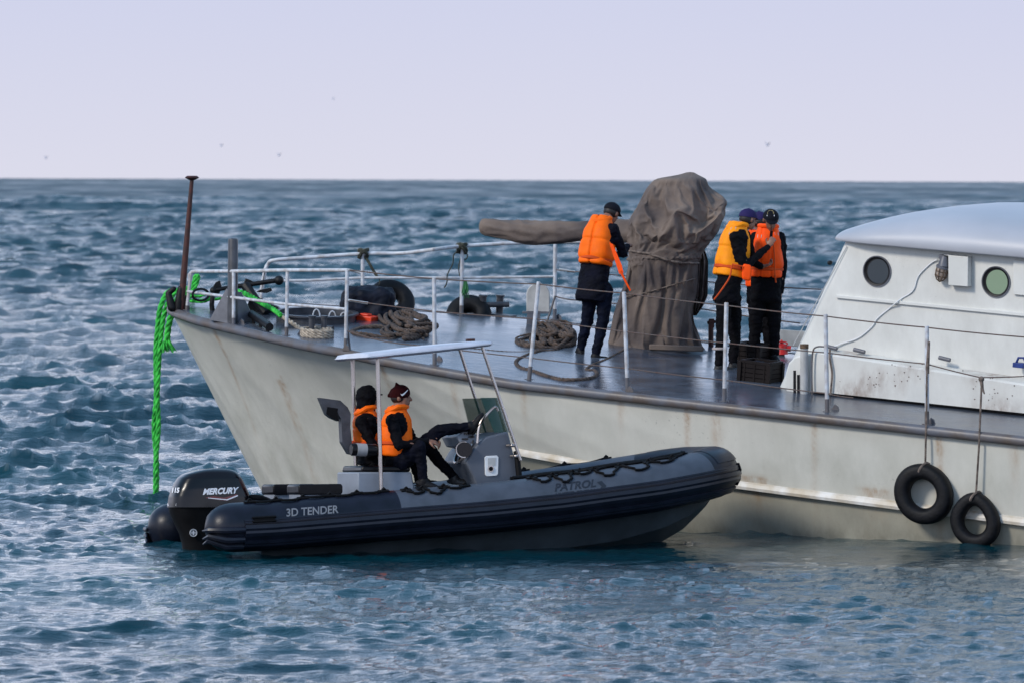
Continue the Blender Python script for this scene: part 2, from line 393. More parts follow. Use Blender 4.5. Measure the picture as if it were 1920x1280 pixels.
# ------------------------------------------------------------ the sea
def make_sea():
    Y = [27.0]
    while Y[-1] < 12000:
        y = Y[-1]; d = min(max(y*y/43290*1.15, .032), .60) if y < 300 else (.60+(y-300)*.0012 if y < 900 else 1.32+(y-900)*.014)
        Y.append(y+d)
    Y = np.array(Y, np.float32); nr = len(Y); nc = 520
    dY = np.gradient(Y)
    u = np.linspace(-1, 1, nc, dtype=np.float32)
    half = Y*.093+3.0
    X = half[:, None]*u[None, :]; YY = np.repeat(Y[:, None], nc, 1)
    dX = (half*2/nc)
    Hh = np.zeros_like(X); DX = np.zeros_like(X); DY = np.zeros_like(X)
    rg = np.random.default_rng(11); N = 150
    lam = np.r_[np.exp(rg.uniform(math.log(.15), math.log(7.0), N)), np.exp(rg.uniform(math.log(8), math.log(70.0), 34))]
    lee = 1/(1+np.exp(-(YY-80)/6))*.56+.44       # calmer in the lee of the two boats
    calm = np.exp(-((YY-62.0)/3.2)**2)/(1+np.exp(-(X-.3)/1.0))
    lam = np.sort(lam)[::-1]
    XW = X+.40*np.sin(.71*YY+1.3*np.sin(.43*X+.6)+.4)+.16*np.sin(2.1*YY+.9*X)
    YW = YY+.45*np.sin(.83*X+1.1*np.sin(.37*YY)+1.7)+.14*np.sin(2.7*X-.8*YY+2.0)
    for l in lam:
        k = 2*math.pi/l
        th = rg.normal(rad(98), rad(30)) if l > 1.2 else rg.normal(rad(92), rad(36))
        sl_ = .068 if l < .6 else (.044 if l < 2.6 else (.028 if l < 8 else (.050 if l < 25 else .020)))
        if l > 5: sl_ *= .75
        a = sl_/k; kx, ky = k*math.cos(th), k*math.sin(th)
        eff = abs(math.sin(th))*dY+abs(math.cos(th))*dX
        att = np.clip((l/eff-1.3)/1.2, 0, 1)
        if l > 7.5: att = np.maximum(att, .8)*np.clip((Y-140)/450, 0, 1)
        if 2.5 < l < 7.5: att = np.maximum(att, .9*np.exp(-Y/9000))
        if att.max() <= 0: continue
        rows = att > 0
        WX, WY_ = (XW, YW) if l < 7 else (X, YY)
        ph = kx*WX[rows]+ky*WY_[rows]+rg.uniform(0, 6.28)
        # slow groupiness
        gk = k*.13; g = .62+.8*np.sin(gk*(math.cos(th+.6)*X[rows]+math.sin(th+.6)*YY[rows])+rg.uniform(0, 6.28))
        am = (a*g*att[rows][:, None]*(lee[rows] if l > .8 else 1)*(1-.72*calm[rows])*((1+.9*np.clip((YY[rows]-80)/150, 0, 1)) if l < 3 else 1)*(1-.46*np.clip((68-YY[rows])/8, 0, 1))).astype(np.float32)
        if l < 1.0: am = am*np.clip(1.0+6*Hh[rows], .35, 1.8)
        c, s_ = np.cos(ph), np.sin(ph)
        Hh[rows] += am*c; DX[rows] -= am*s_*math.cos(th)*.9; DY[rows] -= am*s_*math.sin(th)*.9
    Xf, Yf = X+DX, YY+DY
    co = np.stack([Xf, Yf, Hh], -1).reshape(-1, 3)
    idx = np.arange(nr*nc).reshape(nr, nc)
    q = np.stack([idx[:-1, :-1], idx[:-1, 1:], idx[1:, 1:], idx[1:, :-1]], -1).reshape(-1, 4)
    me = bpy.data.meshes.new('sea'); me.vertices.add(len(co)); me.vertices.foreach_set('co', co.ravel())
    me.loops.add(q.size); me.loops.foreach_set('vertex_index', q.ravel().astype(np.int32))
    me.polygons.add(len(q)); me.polygons.foreach_set('loop_start', np.arange(0, q.size, 4, dtype=np.int32))
    me.update(); me.shade_smooth()
    # foam where the surface is squeezed together at a crest
    jac = np.gradient(DX, axis=1)/dX[:, None]+np.gradient(DY, axis=0)/dY[:, None]
    foam = np.clip((-jac-.62)*3.0, 0, 1)*np.clip(YY/60-1.1, 0, 1)
    at = me.attributes.new('foam', 'FLOAT', 'POINT'); at.data.foreach_set('value', foam.ravel().astype(np.float32))
    at = me.attributes.new('ripple', 'FLOAT', 'POINT'); at.data.foreach_set('value', ((.50+.5*np.clip((YY-60)/60, 0, 1))*(1-.65*calm)).ravel().astype(np.float32))
    # gusts roughen the far water in drifting patches
    lyy = np.log(np.maximum(YY, 60)); xa = X/np.maximum(YY, 60)
    gust = sum(a_*np.sin(k1*xa*(1+.0)+k2*lyy+1.4*np.sin(k3*xa+k4*lyy)+p_) for a_, k1, k2, k3, k4, p_ in ((.5, 95, 9, 40, 13, 0.3), (.45, -160, 17, 70, -9, 1.9), (.4, 260, 29, -110, 21, 3.0), (.35, -420, 41, 170, 12, 4.4), (.3, 610, 60, 220, -33, 5.0)))
    rgh = .10*np.clip(gust, -1, 1.3)*np.clip((YY-180)/500, 0, 1)+.04+.31*np.clip((YY-75)/1000, 0, 1)**.7+.10*np.clip((YY-500)/1500, 0, 1); at = me.attributes.new('chop', 'FLOAT', 'POINT'); at.data.foreach_set('value', np.clip(rgh, .03, .8).ravel().astype(np.float32))
    o = bpy.data.objects.new('sea', me); COL.objects.link(o); o['kind'] = 'structure'
    # plain outskirts of the sea beside and behind the wave field
    mb = MB()
    for sx in (-1, 1):
        pts = [(sx*5.0, -60), (sx*(27*.093+3.0), 27), (sx*(12000*.093+3), 12000), (sx*12000, 12000), (sx*12000, -60)]
        mb.add([(x, y, -.12) for x, y in pts], [tuple(range(5)) if sx < 0 else tuple(range(4, -1, -1))])
    mb.add([(-5, -60, -.12), (5, -60, -.12), (27*.093+3, 27, -.12), (-27*.093-3, 27, -.12)], [(0, 1, 2, 3)])
    o2 = build('sea', mb, None, smooth=False); o2['kind'] = 'structure'
    m = bpy.data.materials.new('sea_water'); m.use_nodes = True; n = m.node_tree; bs = n.nodes['Principled BSDF']
    bs.inputs['IOR'].default_value = 1.34; bs.inputs['Roughness'].default_value = .07
    g = n.nodes.new('ShaderNodeNewGeometry')
    ra = n.nodes.new('ShaderNodeAttribute'); ra.attribute_name = 'chop'; n.links.new(ra.outputs['Fac'], bs.inputs['Roughness'])
    t = n.nodes.new('ShaderNodeTexNoise'); t.inputs['Scale'].default_value = .12; t.inputs['Detail'].default_value = 3; n.links.new(g.outputs['Position'], t.inputs['Vector'])
    r = n.nodes.new('ShaderNodeValToRGB'); n.links.new(t.outputs[0], r.inputs[0])
    r.color_ramp.elements[0].position = .35; r.color_ramp.elements[0].color = (.0005, .022, .036, 1)
    r.color_ramp.elements[1].position = .7; r.color_ramp.elements[1].color = (.001, .041, .055, 1)
    a = n.nodes.new('ShaderNodeAttribute'); a.attribute_name = 'foam'
    mi = n.nodes.new('ShaderNodeMix'); mi.data_type = 'RGBA'; n.links.new(a.outputs['Fac'], mi.inputs[0]); n.links.new(r.outputs[0], mi.inputs[6]); mi.inputs[7].default_value = (.5, .56, .6, 1)
    n.links.new(mi.outputs[2], bs.inputs['Base Color'])
    mp = n.nodes.new('ShaderNodeMapping'); mp.inputs['Scale'].default_value = (.75, 1.5, 1); n.links.new(g.outputs['Position'], mp.inputs[0])
    t1 = n.nodes.new('ShaderNodeTexNoise'); t1.inputs['Scale'].default_value = 7; t1.inputs['Detail'].default_value = 5; t1.inputs['Roughness'].default_value = .6; t1.inputs['Distortion'].default_value = .8
    n.links.new(mp.outputs[0], t1.inputs['Vector'])
    b = n.nodes.new('ShaderNodeBump'); b.inputs['Distance'].default_value = .026
    t3 = n.nodes.new('ShaderNodeTexNoise'); t3.inputs['Scale'].default_value = 2.6; t3.inputs['Detail'].default_value = 6; t3.inputs['Roughness'].default_value = .62; t3.inputs['Distortion'].default_value = 1.2
    n.links.new(mp.outputs[0], t3.inputs['Vector']); b3_ = n.nodes.new('ShaderNodeBump'); b3_.inputs['Distance'].default_value = .07
    n.links.new(t3.outputs[0], b3_.inputs['Height']); n.links.new(b3_.outputs[0], b.inputs['Normal'])
    rp = n.nodes.new('ShaderNodeAttribute'); rp.attribute_name = 'ripple'; n.links.new(rp.outputs['Fac'], b.inputs['Strength']); n.links.new(rp.outputs['Fac'], b3_.inputs['Strength'])
    n.links.new(t1.outputs[0], b.inputs['Height']); n.links.new(b.outputs[0], bs.inputs['Normal'])
    me.materials.append(m); o2.data.materials.append(m)
make_sea()

# ------------------------------------------------------------ the grey patrol ship
ship = thing('patrol_ship', 'long pale grey ship with slanted bow and white deckhouse, lying behind the black dinghy', 'ship', S(6, 0, -1.3))
SS = np.array([.06, .09, .15, .3, .45, .67, 1.1, 1.67, 2.2, 2.68, 3.2, 3.68, 4.3, 4.86, 6, 8, 10, 14, 30])
BB = np.array([.03, .14, .27, .50, .66, .85, 1.16, 1.45, 1.71, 1.95, 2.17, 2.33, 2.45, 2.50, 2.55, 2.58, 2.60, 2.62, 2.62])
def D(s): return np.interp(s, SS, BB, left=0.0)
def stem(d): return .60*d+.03*d*d
def B(s, d):
    st = 1+.62*d
    x = (s-stem(d))/st
    w = D(np.maximum(x, 0)+.06)*(1-.035*d)
    return np.where(s < stem(d)+.02, .02, w)
def ridge(s): return np.interp(s, [0, 5, 7, 12, 30], [.72, .76, .83, .88, .9])
sA = np.r_[np.linspace(.06, 1.2, 50), np.linspace(1.25, 15.5, 320)]
def smooth1(x, n=3):
    for _ in range(n): x = np.r_[x[0], (x[:-2]+2*x[1:-1]+x[2:])/4, x[-1]]
    return x
def hull_side(sign, f0, f1, nlev, inset=0.0):
    G = []; info = []
    for i in range(nlev+1):
        f = f0+(f1-f0)*i/nlev
        # f<1: fraction of the way from deck to ridge; f>=1: metres below the ridge
        row = []; s0 = None
        for s in sA:
            rd = float(ridge(s)); d = f*rd if f <= 1 else rd+(f-1)
            sx = s+float(stem(d))                     # grid follows the raked stem
            fl = 0.0
            b = float(B(sx+.0, d))-inset*min(max((sx-5)/1.0, 0), 1)+.007*noise.noise(Vector((sx*1.6, d*2.2, sign)))*min(sx, 1)-.004*abs(math.sin(sx*math.pi/.62))*min(d*4, 1)
            row.append((sx, max(b, .015), dzf(sx)-d if True else 0, d))
        row = np.array(row); row[:, 1] = smooth1(row[:, 1], 2)
        G.append(row)
    G = np.array(G); P = np.array([[S(a, sign*b, c) for a, b, c, _ in r] for r in G])
    return G, P
STREAKS = [(1.35, .08, .025, .9), (2.3, .55, .03, 1.0), (2.36, .5, .014, .7), (4.25, .02, .04, .5), (6.1, .03, .03, .3), (8.45, .0, .06, .5), (8.9, .72, .16, .3), (8.1, .04, .03, .6), (11.05, .02, .035, .9), (11.9, .0, .05, .35), (10.3, .7, .15, .2), (7.3, .01, .04, .25), (5.2, .0, .03, .4), (9.6, .03, .03, .6)]
def hull_attr(o, G, PW=None):
    g = G.reshape(-1, 4); s, d = g[:, 0], g[:, 3]; rust = np.zeros(len(g)); dirt = np.zeros(len(g))
    for (c, d0, w, L) in STREAKS:
        drift = .22*np.maximum(d-d0, 0)*(1 if c < 4 else .0)
        rust += .75*np.exp(-((s-c-drift)/w)**2)*np.clip((d-d0)/.04+.3, 0, 1)*np.exp(-np.maximum(d-d0, 0)/L*1.3)
    rust += .35*np.exp(-(d/.05)**2)
    dirt = .35+.5*np.clip((d-.5)/1.2, 0, 1)*(s < 6)+.25*(s > 9)*np.exp(-((d-.55)/.2)**2)
    if PW is not None: zw = PW.reshape(-1, 3)[:, 2]; dirt = dirt+.9*np.exp(-np.maximum(zw-.02, 0)/.10)
    for nm, a in (('rust', rust), ('dirt', dirt)):
        at = o.data.attributes.new(nm, 'FLOAT', 'POINT'); at.data.foreach_set('value', a.astype(np.float32))
def grid_faces(nr, nc, flip):
    f = []
    for i in range(nr-1):
        for j in range(nc-1):
            q = (i*nc+j, i*nc+j+1, (i+1)*nc+j+1, (i+1)*nc+j); f.append(q[::-1] if flip else q)
    return f
for part, f0, f1, nl, inset, m in (('hull', 0.0, 1.0, 26, 0, 'hull_paint'), ('lower_hull', 1.0, 2.9, 30, .015, 'lower_paint')):
    G1, P1 = hull_side(-1, f0, f1, nl, inset); G2, P2 = hull_side(1, f0, f1, nl, inset)
    nr, nc = P1.shape[:2]; mb = MB(); mb.add(P1, grid_faces(nr, nc, True)); mb.add(P2, grid_faces(nr, nc, False))
    # close the stem
    n1 = nr*nc; fs = [(i*nc, n1+i*nc, n1+(i+1)*nc, (i+1)*nc) for i in range(nr-1)]
    mb.f += fs
    o = build(part, mb, m, ship, ang=60); hull_attr(o, np.concatenate([G1, G2]), np.concatenate([P1, P2]))
    if part == 'lower_hull':
        # forward the same pale paint runs down the bow
        o.data.materials.append(MATS['hull_paint'])
        sc = G1[..., 0].ravel(); allS = np.r_[sc, sc]
        for p in o.data.polygons:
            if np.mean([allS[i] for i in p.vertices]) < 5.2: p.material_index = 1
# deck (cambered sheet)
mb = MB(); rows = []
sD = np.r_[np.linspace(.05, 1.2, 24), np.linspace(1.3, 15.5, 120)]
bD = np.array([float(D(s)) for s in sD]); NT = 24
for s, b in zip(sD, bD):
    rows.append([S(s, t*b, dzf(s)+.035*(1-t*t)+.004) for t in np.linspace(-1, 1, NT)])
mb.add(np.array(rows), grid_faces(len(sD), NT, False)); build('deck', mb, 'deck_paint', ship, ang=80)
# rubbing rail along the deck edge, both sides round the bow
edge = [(s, -b) for s, b in zip(sD[::-1], bD[::-1])]+[(s, b) for s, b in zip(sD, bD)]
prof = [(.0, .012), (.035, .008), (.055, -.02), (.058, -.06), (.04, -.088), (.0, -.094)]
E2 = np.array(edge); Tn = np.gradient(E2, axis=0); Tn /= np.linalg.norm(Tn, axis=1)[:, None]
Nn = np.stack([Tn[:, 1]*-1, Tn[:, 0]], 1)
for i in range(len(Nn)):
    c_ = E2[i]-np.array([4.0, 0]); 
    if Nn[i]@c_ < 0: Nn[i] *= -1
rings = [[S(E2[i, 0]+Nn[i, 0]*a, E2[i, 1]+Nn[i, 1]*a, dzf(E2[i, 0])+z) for a, z in prof] for i in range(len(E2))]
mb = MB(); mb.loft(rings, caps=True, closed=True); build('rub_rail', mb, 'rail_grey', ship, ang=60)
# white strake on the ridge
mb = MB(); ss_ = np.linspace(4.9, 15.3, 110); rings = []
for s in ss_:
    d = float(ridge(s)); b = float(B(s, d)); k = min((s-4.9)/1.5, 1)*.9+.1
    rings.append([S(s, -(b+a*k), dzf(s)-d+z) for a, z in [(-.02, .07), (.03, .035), (.045, 0), (.04, -.03), (-.02, -.045)]])
mb.loft(rings); build('strake', mb, 'strake_paint', ship, ang=30)

# --- masts and fittings at the bow
def base(px, py): return SD(px, py)
def up_px(b, px, py): return WY(px, py, b[1])
b0 = base(339, 582); t0 = up_px(b0, 360, 335)
mb = MB(); mb.tube([b0, b0+(t0-b0)*.45, t0], [.040, .034, .022], 12)
mb.tube([t0-V(0, 0, .02), t0+V(0, 0, .006), t0+V(0, 0, .012), t0+V(0, 0, .03)], [.03, .078, .080, .055], 16)
js = build('jackstaff', mb, 'rust_pole', ship, label='thin rusty red pole with a flat disc on top')
mb = MB(); mb.cap(b0+V(-.10, -.02, .03), b0+V(-.14, 0, .19), .05, .035); mb.cap(b0+V(-.03, 0, .02), b0+V(-.0, 0, .24), .055, .04); mb.cap(b0+V(-.13, 0, .2), b0+V(-.08, 0, .24), .035, .03); mb.cap(b0+V(.05, .03, .0), b0+V(.05, .03, .13), .05, .04)
build('bow_chock', mb, 'black_iron', ship)
b1_ = base(436, 608); mb = MB(); t1_ = up_px(b1_, 437, 447)
mb.tube([b1_, b1_+(t1_-b1_)*.97, b1_+(t1_-b1_)*.99, t1_], [.058, .056, .05, .03], 18); build('samson_post', mb, 'dark_grey_paint', ship, label='thick grey upright post with a rounded top')
mb = MB(); Yp = b1_[1]
mb.prism([WY(393, 600, Yp+.10), WY(424, 542, Yp+.04), WY(432, 545, Yp), WY(433, 607, Yp-.03)], V(.0, .09, 0))
mb.prism([WY(441, 606, Yp-.03), WY(443, 548, Yp), WY(452, 548, Yp+.06), WY(478, 602, Yp+.25)], V(0, .09, 0))
build('post_gusset', mb, 'mid_grey_paint', ship, smooth=False)
# anchor with stock lying across the foredeck
Ya = base(460, 595)[1]+.25
mb = MB(); mb.tube([WY(397, 545, Ya), WY(440, 538, Ya), WY(520, 526, Ya)], [.022, .026, .028], 10)
mb.ell(WY(523, 526, Ya), V(.055, 0, 0), V(0, .055, 0), V(0, 0, .055)); mb.ell(WY(400, 545, Ya), V(.04, 0, 0), V(0, .04, 0), V(0, 0, .04))
build('anchor_stock', mb, 'black_iron', ship)
mb = MB(); mb.prism([WY(398, 540, Ya), WY(404, 530, Ya), WY(412, 526, Ya), WY(416, 540, Ya), WY(410, 552, Ya), WY(400, 553, Ya)], V(0, .1, 0))
mb.prism([WY(455, 538, Ya), WY(460, 522, Ya), WY(470, 526, Ya), WY(482, 532, Ya), WY(470, 540, Ya), WY(462, 552, Ya)], V(0, .1, 0))
mb.tube([WY(460, 535, Ya), WY(478, 560, Ya-.1), WY(500, 588, Ya-.2)], [.06, .05, .06], 8)
mb.prism([WY(455, 590, Ya), WY(470, 558, Ya), WY(520, 575, Ya), WY(545, 600, Ya), WY(500, 606, Ya)], V(0, .3, 0))
mb.prism([WY(480, 548, Ya), WY(486, 544, Ya), WY(508, 540, Ya), WY(510, 546, Ya), WY(500, 550, Ya)], V(0, .1, 0))
mb.tube([WY(399, 552, Ya), WY(397, 572, Ya), WY(399, 588, Ya)], .03, 8)
build('anchor', mb, 'black_iron', ship, label='black folded anchor lying beside the grey post', bevel=.008)
mb = MB(); ring = [WY(376+15*math.cos(g), 553+11*math.sin(g), Ya-.2+.1*math.cos(g)) for g in np.linspace(0, 2*math.pi, 20, endpoint=False)]
mb.tube(ring, .014, 8, closed=True); build('anchor_shackle', mb, 'black_iron', ship)
# roller fairlead
f0_ = base(470, 607); f1_ = base(503, 622)
mb = MB(); a_, c_ = f0_+SW*.10, f1_+SW*.06; mb.tube([a_, c_], .038, 14); mb.tube([c_, c_+unit(c_-a_)*.05], .045, 14)
mb.tube([a_+V(0, .12, .02), c_+V(0, .12, .02)], .03, 10)
for k in (.15, .55, .95):
    p = a_+(c_-a_)*k; mb.tube([p, p-SW*.13], .02, 8)
build('roller_fairlead', mb, 'black_iron', ship)
# round hatch coaming
hc = base(592, 606); mb = MB(); nH = 40; Rr = .40
def circ(c, r, z, n=40): return [c+SU*r*math.cos(g)+SV*r*1.35*math.sin(g)+SW*z for g in np.linspace(0, 2*math.pi, n, endpoint=False)]
mb.loft([circ(hc, Rr-.02, -.02), circ(hc, Rr, .0), circ(hc, Rr, .10), circ(hc, Rr+.03, .105), circ(hc, Rr+.03, .125), circ(hc, Rr-.02, .125), circ(hc, Rr-.02, .03)])
hatch = build('hatch_coaming', mb, 'dark_grey_paint', ship, ang=30)
mb = MB(); mb.loft([circ(hc, Rr-.03, .03), circ(hc, Rr-.03, .05)]); build('hatch_lid', mb, 'deck_paint', hatch)
for k in (-.5, .2, .7):
    p = hc+SU*k*.3+SV*.25+SW*.04; mb = MB(); mb.tube([p+V(.04*math.cos(g), 0, .085*math.sin(g)) for g in np.linspace(0, math.pi, 9)], .008, 6); build('hatch_handle', mb, 'rail_white', hatch)
# bitts with the pale mooring rope
for i, (x, y) in enumerate([(583, 632), (606, 632)]):
    p = base(x, y); mb = MB(); mb.tube([p, p+SW*.21], .032, 14); mb.tube([p+SW*.21, p+SW*.235], .042, 14); build('bitt', mb, 'dark_grey_paint', ship)
p = base(606, 628); mb = MB(); mb.tube([p+SW*.08-SU*.1, p+SW*.08+SU*.12], .03, 12); build('bitt_bar', mb, 'dark_grey_paint', ship)
# far double bitts
for x in (904, 936):
    p = base(x, 588); mb = MB(); mb.tube([p, p+SW*.2], .042, 14); mb.tube([p+SW*.195, p+SW*.215], .052, 14); build('bitt', mb, 'dark_grey_paint', ship)
p = base(920, 589); mb = MB(); mb.tube([WY(893, 572, p[1]), WY(955, 571, p[1])], .032, 12); build('bitt_bar', mb, 'dark_grey_paint', ship)
mb = MB(); mb.box(p, SU*.3, SV*.08, SW*.012); build('bitt_plate', mb, 'dark_grey_paint', ship)
# round-topped plate on its pedestal
p = base(997, 612); mb = MB(); Yq = p[1]; pts = []
for g in np.linspace(math.pi, 0, 13): pts.append(WY(1009+22*math.cos(g), 553-22*math.sin(g), Yq))
mb.prism([WY(987, 586, Yq)]+pts+[WY(1031, 586, Yq)], V(0, .06, 0)); build('vent_plate', mb, 'pale_grey_paint', ship, bevel=.01, label='upright pale grey plate with a rounded top')
mb = MB(); mb.box(WY(1000, 600, Yq+.03), V(.075, 0, 0), V(0, .06, 0), SW*.10); mb.box(WY(1004, 586, Yq+.03), V(.15, 0, 0), V(0, .07, 0), SW*.012); build('vent_pedestal', mb, 'mid_grey_paint', ship, smooth=False)
# deck tank plates and eyes
for (x, y) in [(822, 678), (648, 657), (563, 630), (1180, 735), (1565, 770), (1745, 795), (452, 610), (1046, 600)]:
    p = base(x, y); mb = MB(); mb.prism([p-SU*.05, p+SU*.05, p+SU*.03+SW*.05, p-SU*.005+SW*.07], SV*.02); build('deck_eye', mb, 'rail_grey', ship, smooth=False)

# --- railings
def post(bx, by, tx, ty, r=.021, foot=True, dark=.14):
    b = base(bx, by); t = up_px(b, tx, ty); mb = MB(); mb.tube([b, t], r, 10); mb.tube([t, t+(t-b)*.004], r*.8, 10)
    o = build('stanchion', mb, 'rail_white', ship)
    mb = MB(); mb.tube([b, b+(t-b)*dark], r*1.06, 10); mb.tube([b-SW*.01, b+SW*.012], r*2.3, 12); build('foot', mb, 'rail_grey', o)
    return b, t
near_p = [(350, 583, 358, 512), (438, 610, 438, 509), (537, 630, 539, 507), (648, 655, 651, 505)]
NT_ = [post(*a, r=.020) for a in near_p]
near_s = [(815, 685, 814, 522), (992, 712, 1010, 529), (1177, 733, 1170, 548), (1358, 753, 1362, 568), (1551, 773, 1548, 590), (1738, 796, 1738, 612), (1935, 817, 1933, 632)]
NS = [post(*a, r=.022) for a in near_s]
far_p = [(488, 568, 497, 508), (680, 580, 680, 476), (865, 592, 867, 456), (1040, 600, 1041, 456)]
FP = [post(*a, r=.022) for a in far_p]
def rail(name, pts, r, m='rail_white', n=10, sm=0):
    mb = MB(); P = spline(pts, sm) if sm else pts; mb.tube(P, r, n); return build(name, mb, m, ship)
Yn = [b[1] for b, t in NT_]
rail('top_rail', [NT_[0][0]+(NT_[0][1]-NT_[0][0])*.85, WY(355, 515, Yn[0]), WY(360, 510, Yn[0]), WY(368, 509, Yn[0]-.1), NT_[1][1], NT_[2][1], WY(651, 507, Yn[3])], .021)
rail('mid_rail', [WY(352, 547, Yn[0]), WY(438, 558, Yn[1]), WY(540, 571, Yn[2]), WY(648, 580, Yn[3])], .017)
Yf = [b[1] for b, t in FP]
rail('top_rail', [WY(490, 545, Yf[0]), WY(497, 508, Yf[0]), WY(503, 495, Yf[0]), WY(515, 488, Yf[0]-.1), WY(580, 483, (Yf[0]+Yf[1])/2), WY(680, 476, Yf[1]), WY(754, 475, (Yf[1]+Yf[2])/2), WY(812, 468, (Yf[1]+Yf[2])/2-.4), WY(865, 462, Yf[2]), WY(960, 456, (Yf[2]+Yf[3])/2), WY(1060, 454, Yf[3]), WY(1110, 452, Yf[3]-.4)], .022, sm=4)
rail('mid_rail', [WY(492, 527, Yf[0]), WY(580, 526, (Yf[0]+Yf[1])/2), WY(680, 521, Yf[1]), WY(865, 521, Yf[2]), WY(1040, 519, Yf[3])], .016)
for (bx, by), (tx, ty), Yq in (((1026, 603), (1041, 555), Yf[3]), ((656, 655), (651, 610), Yn[3]), ((449, 607), (440, 562), Yn[1])):
    b = base(bx, by); mb = MB(); mb.tube([b, WY(tx, ty, b[1])], .012, 8); build('brace', mb, 'rail_grey', ship)
def sag(a, b, dip, n=10):
    return [a+(b-a)*t+V(0, 0, -dip*4*t*(1-t)) for t in np.linspace(0, 1, n)]
def lifeline(nodes, dips, r=.006, m='wire', name='lifeline'):
    mb = MB(); P = []
    for i in range(len(nodes)-1): P += sag(nodes[i], nodes[i+1], dips)[(1 if i else 0):]
    mb.tube(P, r, 6); return build(name, mb, m, ship)
Ys = [b[1] for b, t in NS]
lifeline([WY(651, 506, Yn[3]), WY(814, 523, Ys[0])]+[WY(x, y, Y) for x, y, Y in ((1010, 533, Ys[1]), (1170, 550, Ys[2]), (1362, 573, Ys[3]), (1548, 593, Ys[4]), (1738, 614, Ys[5]), (1935, 633, Ys[6]))], .006, .0068)
lifeline([WY(651, 563, Yn[3]), WY(814, 584, Ys[0])]+[WY(x, y, Y) for x, y, Y in ((1004, 598, Ys[1]), (1173, 622, Ys[2]), (1361, 643, Ys[3]), (1550, 661, Ys[4]), (1738, 682, Ys[5]), (1838, 707, (Ys[5]+Ys[6])/2), (1935, 704, Ys[6]))], .004, .0062)
lifeline([WY(650, 620, Yn[3]), WY(720, 640, Ys[0]+.3), WY(814, 650, Ys[0])]+[WY(x, y, Y) for x, y, Y in ((998, 671, Ys[1]), (1175, 690, Ys[2]), (1360, 712, Ys[3]), (1550, 737, Ys[4]), (1600, 745, Ys[4]-.2))], .006, .006)
lifeline([WY(1042, 506, Yf[3]), WY(1092, 510, Yf[3]-.5), WY(1320, 528, Yf[3]-1.8), WY(1540, 543, Yf[3]-3.0)], .008, .0062)
lifeline([WY(1042, 556, Yf[3]), WY(1080, 563, Yf[3]-.5), WY(1320, 580, Yf[3]-1.8), WY(1500, 606, Yf[3]-2.8)], .008, .007)
for (x0, y0, x1, y1, Y) in ((652, 506, 676, 512, Yn[3]), (1048, 505, 1078, 510, Yf[3]-.2), (652, 563, 690, 569, Yn[3])):
    mb = MB(); mb.tube([WY(x0, y0, Y-.01), WY(x1, y1, Y-.01)], .014, 8); build('turnbuckle', mb, 'bright_wire', ship)

# --- deckhouse
# side wall plane t = TW, box front plane t = TB (ship coordinates found from the picture once, then fixed)
pb = toS(base(1566, 748)); TB = float(pb[1]); TW = TB+.22
front_b = ST(1452, 727, TW)
def sc(px, py, t=TW): return toS(ST(px, py, t))
house = MB()
A = sc(1452, 727); Bp = sc(1574, 458)
# outline of the side wall: slanted front, straight top under the roof, foot on the deck
zt0 = Bp[2]; E_ = sc(1925, 489)
def wall_top(s): return zt0+(E_[2]-zt0)*(s-Bp[0])/(E_[0]-Bp[0])
TF = 1.72                                          # far side wall
sF = lambda z: A[0]+(Bp[0]-A[0])*(z-A[2])/(Bp[2]-A[2])
def house_ring(z, z_is_top=False):
    """plan outline at height z: rounded front corners, sides to the stern"""
    s0 = sF(z); r = .16; o_ = []
    o_.append((15.3, TW)); o_.append((s0+r, TW))
    for g in np.linspace(0, math.pi/2, 7)[1:]: o_.append((s0+r-r*math.sin(g), TW+r-r*math.cos(g)))
    for g in np.linspace(0, math.pi/2, 7): o_.append((s0+r-r*math.cos(g), TF-r+r*math.sin(g)))
    o_.append((15.3, TF)); return o_
rings = []
for k in np.linspace(0, 1, 12):
    z = (A[2]-.12)+(zt0+.03-(A[2]-.12))*k
    rings.append([S(s, t, z+(wall_top(s)-zt0)*k) for s, t in house_ring(z)])
house.loft(rings); dh = build('deckhouse', house, 'house_paint', ship, ang=35)
def paint_attr(o, spots, base_d=.15):
    n = len(o.data.vertices); org = origin_of(o); co = np.empty(n*3); o.data.vertices.foreach_get('co', co); co = co.reshape(-1, 3)+org
    pr = np.array([proj(c) for c in co]); rust = np.zeros(n); d = np.full(n, base_d)
    for (x, y, wx, wy, a) in spots: rust += a*np.exp(-((pr[:, 0]-x)/wx)**2-((pr[:, 1]-y)/wy)**2)
    for nm, a in (('rust', rust), ('dirt', d)):
        at = o.data.attributes.new(nm, 'FLOAT', 'POINT'); at.data.foreach_set('value', a.astype(np.float32))
paint_attr(dh, [], .3)
# seam of the slanted front post
mb = MB(); mb.tube([ST(1588, 462, TW-.004), ST(1487, 648, TW-.004)], .006, 6); build('seam', mb, 'pale_grey_paint', dh)
